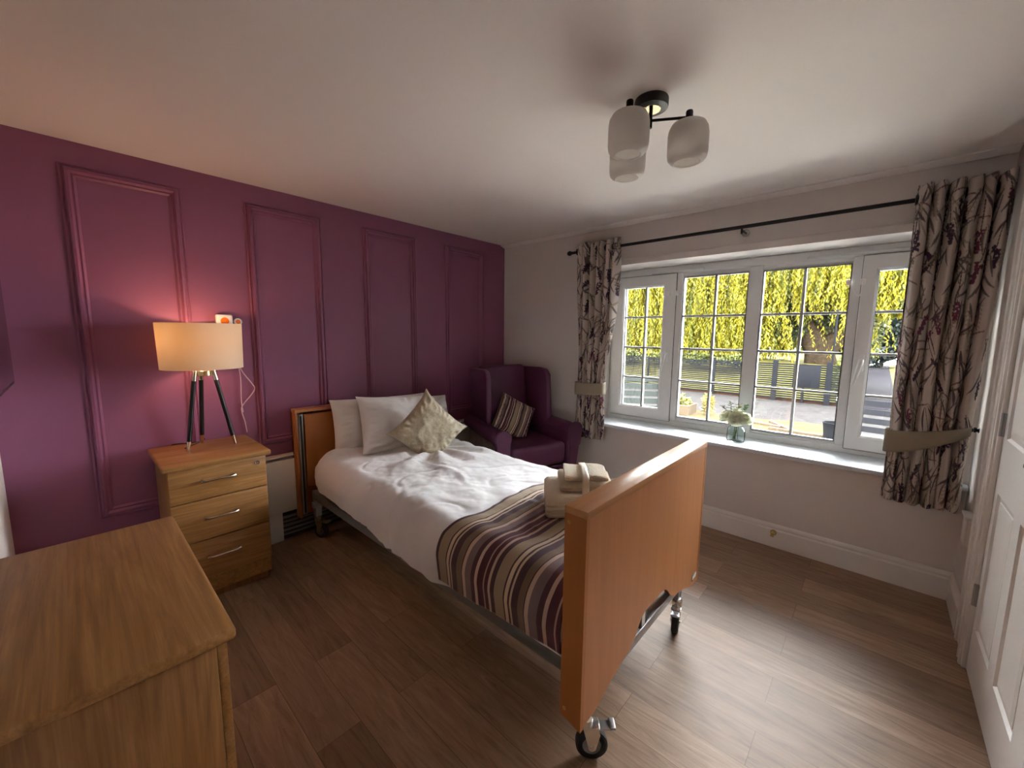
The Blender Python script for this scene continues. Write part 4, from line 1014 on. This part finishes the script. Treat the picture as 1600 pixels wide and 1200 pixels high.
# ================================================================== ARMCHAIR
f_ = Vector((.956, -.292, 0)); wv = Vector((.292, .956, 0))
AO = Vector((.60, -.44, 0))
ac = thing('wingback_armchair', AO, 'plum leather wingback armchair in the corner behind the bed', 'armchair', None, math.atan2(f_.y, f_.x))
# local: +x forward, +y to the chair's left (towards the window wall)
def blob(b, pts, sub=2):
    pass
# seat
B().box(-.20, .335, -.255, .255, .300, .475, .035, 4).build('seat_cushion', LEATHER, ac, world=False)
B().box(-.24, .315, -.27, .27, .135, .290, .014, 3).build('front_rail', LEATHER, ac, world=False)
# back
b = B(); Mb = Matrix.Translation((-.235, 0, .42)) @ Matrix.Rotation(-.16, 4, 'Y')
b.box(-.055, .055, -.235, .235, -.13, .655, .035, 4, mat=Mb); b.build('backrest', LEATHER, ac, world=False)
for s_ in (-1, 1):
    # wing: profile in (x,z), thin along y, leaning outwards a little
    w_ = B(); w_.prism([(-.30, .52), (-.02, .52), (.035, .60), (.030, .76), (.020, .92), (.015, 1.00), (-.02, 1.045), (-.10, 1.055), (-.36, 1.05), (-.38, .98)], 'y', s_*.262-.025, s_*.262+.025, r=.016)
    w_.v = [(x, y+s_*.16*max(0, x+.20), z) for x, y, z in w_.v]
    w_.build('wing', LEATHER, ac, world=False)
    # scroll arm: swept section
    secs = []
    xs = np.linspace(-.30, .325, 26)
    for x in xs:
        t = (x+.30)/.625; zt_ = .640-.03*t-.045*max(0, (t-.86)/.14)**2; roll_ = .058+.010*t
        ring_ = []
        for a in np.linspace(0, 2*PI, 20, endpoint=False):
            yy = math.cos(a)*roll_; zz = math.sin(a)*roll_*.9
            ring_.append((x, s_*(.318+.022*t)+yy, zt_-.05+zz))
        secs.append(ring_)
    Pg = np.array(secs).transpose(1, 0, 2); a_ = B(); a_.grid(Pg, closed_u=True, flip=True)
    for sec, fl in ((secs[0], 1), (secs[-1], 0)):
        k = len(a_.v); c = np.array(sec).mean(0); a_.v += [tuple(p) for p in sec]+[tuple(c+np.array([.012 if not fl else 0, 0, 0]))]
        for i in range(20): a_.f.append((k+(i+1) % 20, k+i, k+20) if fl else (k+i, k+(i+1) % 20, k+20)); a_.mi.append(0)
    a_.build('arm_rest', LEATHER, ac, world=False)
    cyr, czr, rr_ = .340, .568, .064
    out = [(cyr+rr_*math.cos(a), czr+rr_*1.05*math.sin(a)) for a in np.linspace(-.55, PI+.55, 22)]
    out = [(.350, .135), (.357, .30), (.380, .44)]+out+[(.286, .44), (.280, .30), (.278, .135)]
    out = [(s_*a, z) for a, z in out]
    af = B().prism(out, 'x', .322, .352, r=.010).build('arm_front', LEATHER, ac, world=False)
    B().tube([(.350, y*.985+s_*.005, z) for y, z in out[2:-2]], .0035, 8).build('piping', LEATHER, af, world=False)
    B().box(-.29, .337, s_*.30-.028, s_*.30+.028, .135, .56, .012, 3).build('arm_side', [LEATHER if s_ > 0 else PRINT], ac, world=False)
    B().tube([(.33, s_*.29, .14), (.345, s_*.295, .0)], [.024, .017], 12).build('leg', LEGW, ac, world=False)
    B().tube([(-.24, s_*.27, .14), (-.28, s_*.28, .0)], [.024, .017], 12).build('leg', LEGW, ac, world=False)
B().box(-.36, -.30, -.25, .25, .135, .42, .01).build('back_panel', LEATHER, ac, world=False)
def ac_w(x, y, z): return AO+f_*x+Vector((-f_.y, f_.x, 0))*y+Vector((0, 0, z))
Cc = ac_w(-.055, -.02, .635)
lf = Vector((-f_.y, f_.x, 0)); up_ = (Vector((0, 0, 1))-f_*.30).normalized()
pillow('scatter_cushion', 'striped plum and beige cushion standing on one corner in the armchair', 'cushion', Cc, (lf*.80-up_*.46), (up_*.80+lf*.46), .175, .165, .060, CUSHS, seed=12, wr=.006, pinch=.08)

# ================================================================== VASE OF ROSES
VC = Vector((2.130, .100, OZ0+.0005))
vs_ = thing('glass_vase', VC, 'squat clear glass jar holding white roses on the window sill', 'vase')
pr = [(.001, .004), (.042, .004), (.050, .002), (.054, .008), (.056, .02), (.056, .076), (.051, .092), (.040, .104), (.037, .110), (.041, .118), (.039, .119), (.034, .110), (.036, .103), (.048, .090), (.053, .075), (.053, .02), (.050, .011), (.001, .010)]
B().lathe(VC, pr, 36).build('jar', VASEG, vs_, ang=50)
wt = B().lathe(VC, [(.001, .0105), (.0485, .0112), (.0522, .02), (.0522, .055), (.001, .055)], 30).build('water', glass_mat('water', (.98, .99, .99), ior=1.01), vs_)
def petal():
    t = MT('white_petal'); t.N.remove(t.b); d = t.n('ShaderNodeBsdfDiffuse'); d.inputs[0].default_value = (.95, .95, .88, 1)
    tr = t.n('ShaderNodeBsdfTranslucent'); tr.inputs[0].default_value = (.96, .97, .86, 1); m1 = t.n('ShaderNodeMixShader'); m1.inputs[0].default_value = .6
    t.l(d.outputs[0], m1.inputs[1]); t.l(tr.outputs[0], m1.inputs[2]); t.l(m1.outputs[0], t.N['Material Output'].inputs[0]); return t.m
ROSE = petal(); STEMG = plain('green_stem', lin(98, 104, 48), .6); LEAFG = plain('green_leaf', lin(74, 120, 62), .5)
def rose(label, dx, dy, dz, r_, seed, tilt):
    t = thing('white_rose', VC+Vector((dx*.15, dy*.15, .012)), label, 'flower', 'white roses in the glass jar')
    hd = VC+Vector((dx, dy, dz)); rr = np.random.default_rng(seed)
    bl = B(); Tm = Matrix.Translation(hd) @ Matrix.Rotation(tilt[0], 4, 'X') @ Matrix.Rotation(tilt[1], 4, 'Y')
    for lay, (n_, rad, hgt, opn) in enumerate([(3, .30, .9, .05), (4, .48, .95, .15), (5, .70, .85, .32), (6, .92, .62, .6), (6, 1.0, .38, .85)]):
        for k in range(n_):
            a0 = 2*PI*k/n_+lay*.7+rr.uniform(-.15, .15); wid = 2*PI/n_*.72; G = np.zeros((9, 8, 3))
            for i in range(9):
                for j in range(8):
                    s_ = i/8*2-1; q_ = j/7; aa = a0+s_*wid*(.55+.45*math.sin(PI*min(1, q_*.8+.1)))
                    rd = r_*rad*(math.sin(q_*PI*.55))*(1+opn*.35*q_**3)+.002*math.cos(s_*3)
                    zz = r_*(-.55+hgt*1.3*q_-opn*.25*q_**4-.10*s_*s_*q_)
                    G[i, j] = Tm @ Vector((rd*math.cos(aa), rd*math.sin(aa), zz))
            bl.grid(G)
    bl.v += []; bud = B().ball((0, 0, -.1*r_), r_*.42, (1, 1, 1.1), 8); bl.add([tuple(Tm @ Vector(v)) for v in bud.v], bud.f)
    bl.build('bloom', ROSE, t, ang=0, solid=.0008)
    B().tube(spl([VC+Vector((dx*.15-.01, -dy*.2, .013)), VC+Vector((-dx*.05, dy*.1, .07)), VC+Vector((dx*.25, dy*.25, .125)), hd-Vector((0, 0, r_*.5))]), .0022, 7).build('stem', STEMG, t)
    lf_ = B()
    for k in range(4):
        a = rr.uniform(0, 2*PI); base = VC+Vector((dx*.5, dy*.5, lerp(.125, dz-r_*.4, .55))); dr = Vector((math.cos(a), math.sin(a), .35)).normalized(); sd_ = dr.cross(Vector((0, 0, 1))).normalized()
        G = np.array([[tuple(base+dr*(.045*q_)+sd_*(.014*math.sin(PI*min(.97, q_+.02))*s_)+Vector((0, 0, -.006*q_*q_-.003*abs(s_)))) for s_ in (-1, -.4, 0, .4, 1)] for q_ in np.linspace(0, 1, 8)])
        lf_.grid(G)
    lf_.build('leaf', LEAFG, t, ang=0)
rose('left white rose in the jar, drooping outward', -.070, -.014, .178, .041, 1, (.6, -.5))
rose('large middle white rose facing the room', .006, -.040, .168, .045, 2, (.85, .0))
rose('right white rose in the jar, nearest the wide mullion', .056, -.030, .176, .042, 3, (.7, .45))
rose('small half-hidden white rose standing at the back of the bunch', -.008, .015, .216, .032, 5, (-.1, .1))
def sprig(label, pts, n_, size, col, seed, shape=1.6):
    t = thing('leaf_sprig', VC+Vector((pts[0][0], pts[0][1], .012)), label, 'foliage sprig', 'leaf sprigs in the glass jar'); rr = np.random.default_rng(seed)
    path = spl([VC+Vector(p) for p in pts]); B().tube(path, .0016, 6).build('stem', STEMG, t)
    l_ = B()
    for k in range(n_):
        q0 = path[int(len(path)*lerp(.55, .999, k/n_))]; a = k*2.4+rr.uniform(-.3, .3); dr = Vector((math.cos(a), math.sin(a), rr.uniform(.0, .7))).normalized(); sd_ = dr.cross(Vector((0, 0, 1))).normalized()
        l_.grid(np.array([[tuple(q0+dr*(size*q_)+sd_*(size/shape/2*math.sin(PI*min(.96, q_+.02))*s_)+Vector((0, 0, -.004*abs(s_)))) for s_ in (-1, 0, 1)] for q_ in np.linspace(0, 1, 6)]))
    l_.build('leaves', col, t, ang=0)
sprig('leafy green sprig leaning left above the left rose', [(-.01, 0, .013), (-.01, 0, .12), (-.04, .01, .21), (-.055, .01, .268)], 16, .024, LEAFG, 1)
sprig('bright rounded-leaf sprig standing up on the right of the bunch', [(.01, .01, .013), (.01, .01, .12), (.035, .01, .21), (.052, .0, .262)], 34, .017, plain('bright_leaf', lin(120, 170, 84), .5), 2, 1.3)
sprig('thin dark twig with narrow leaves at far left of the bunch', [(-.02, .01, .013), (-.015, .01, .12), (-.06, 0, .20), (-.098, -.005, .238)], 14, .022, plain('grey_leaf', lin(84, 96, 82), .6), 3, 2.6)
sprig('yellow-green sprig in the middle between the roses', [(0, -.01, .013), (0, 0, .12), (.0, .0, .2), (.006, .004, .258)], 14, .026, plain('lime_leaf', lin(158, 160, 66), .55), 4, 1.8)
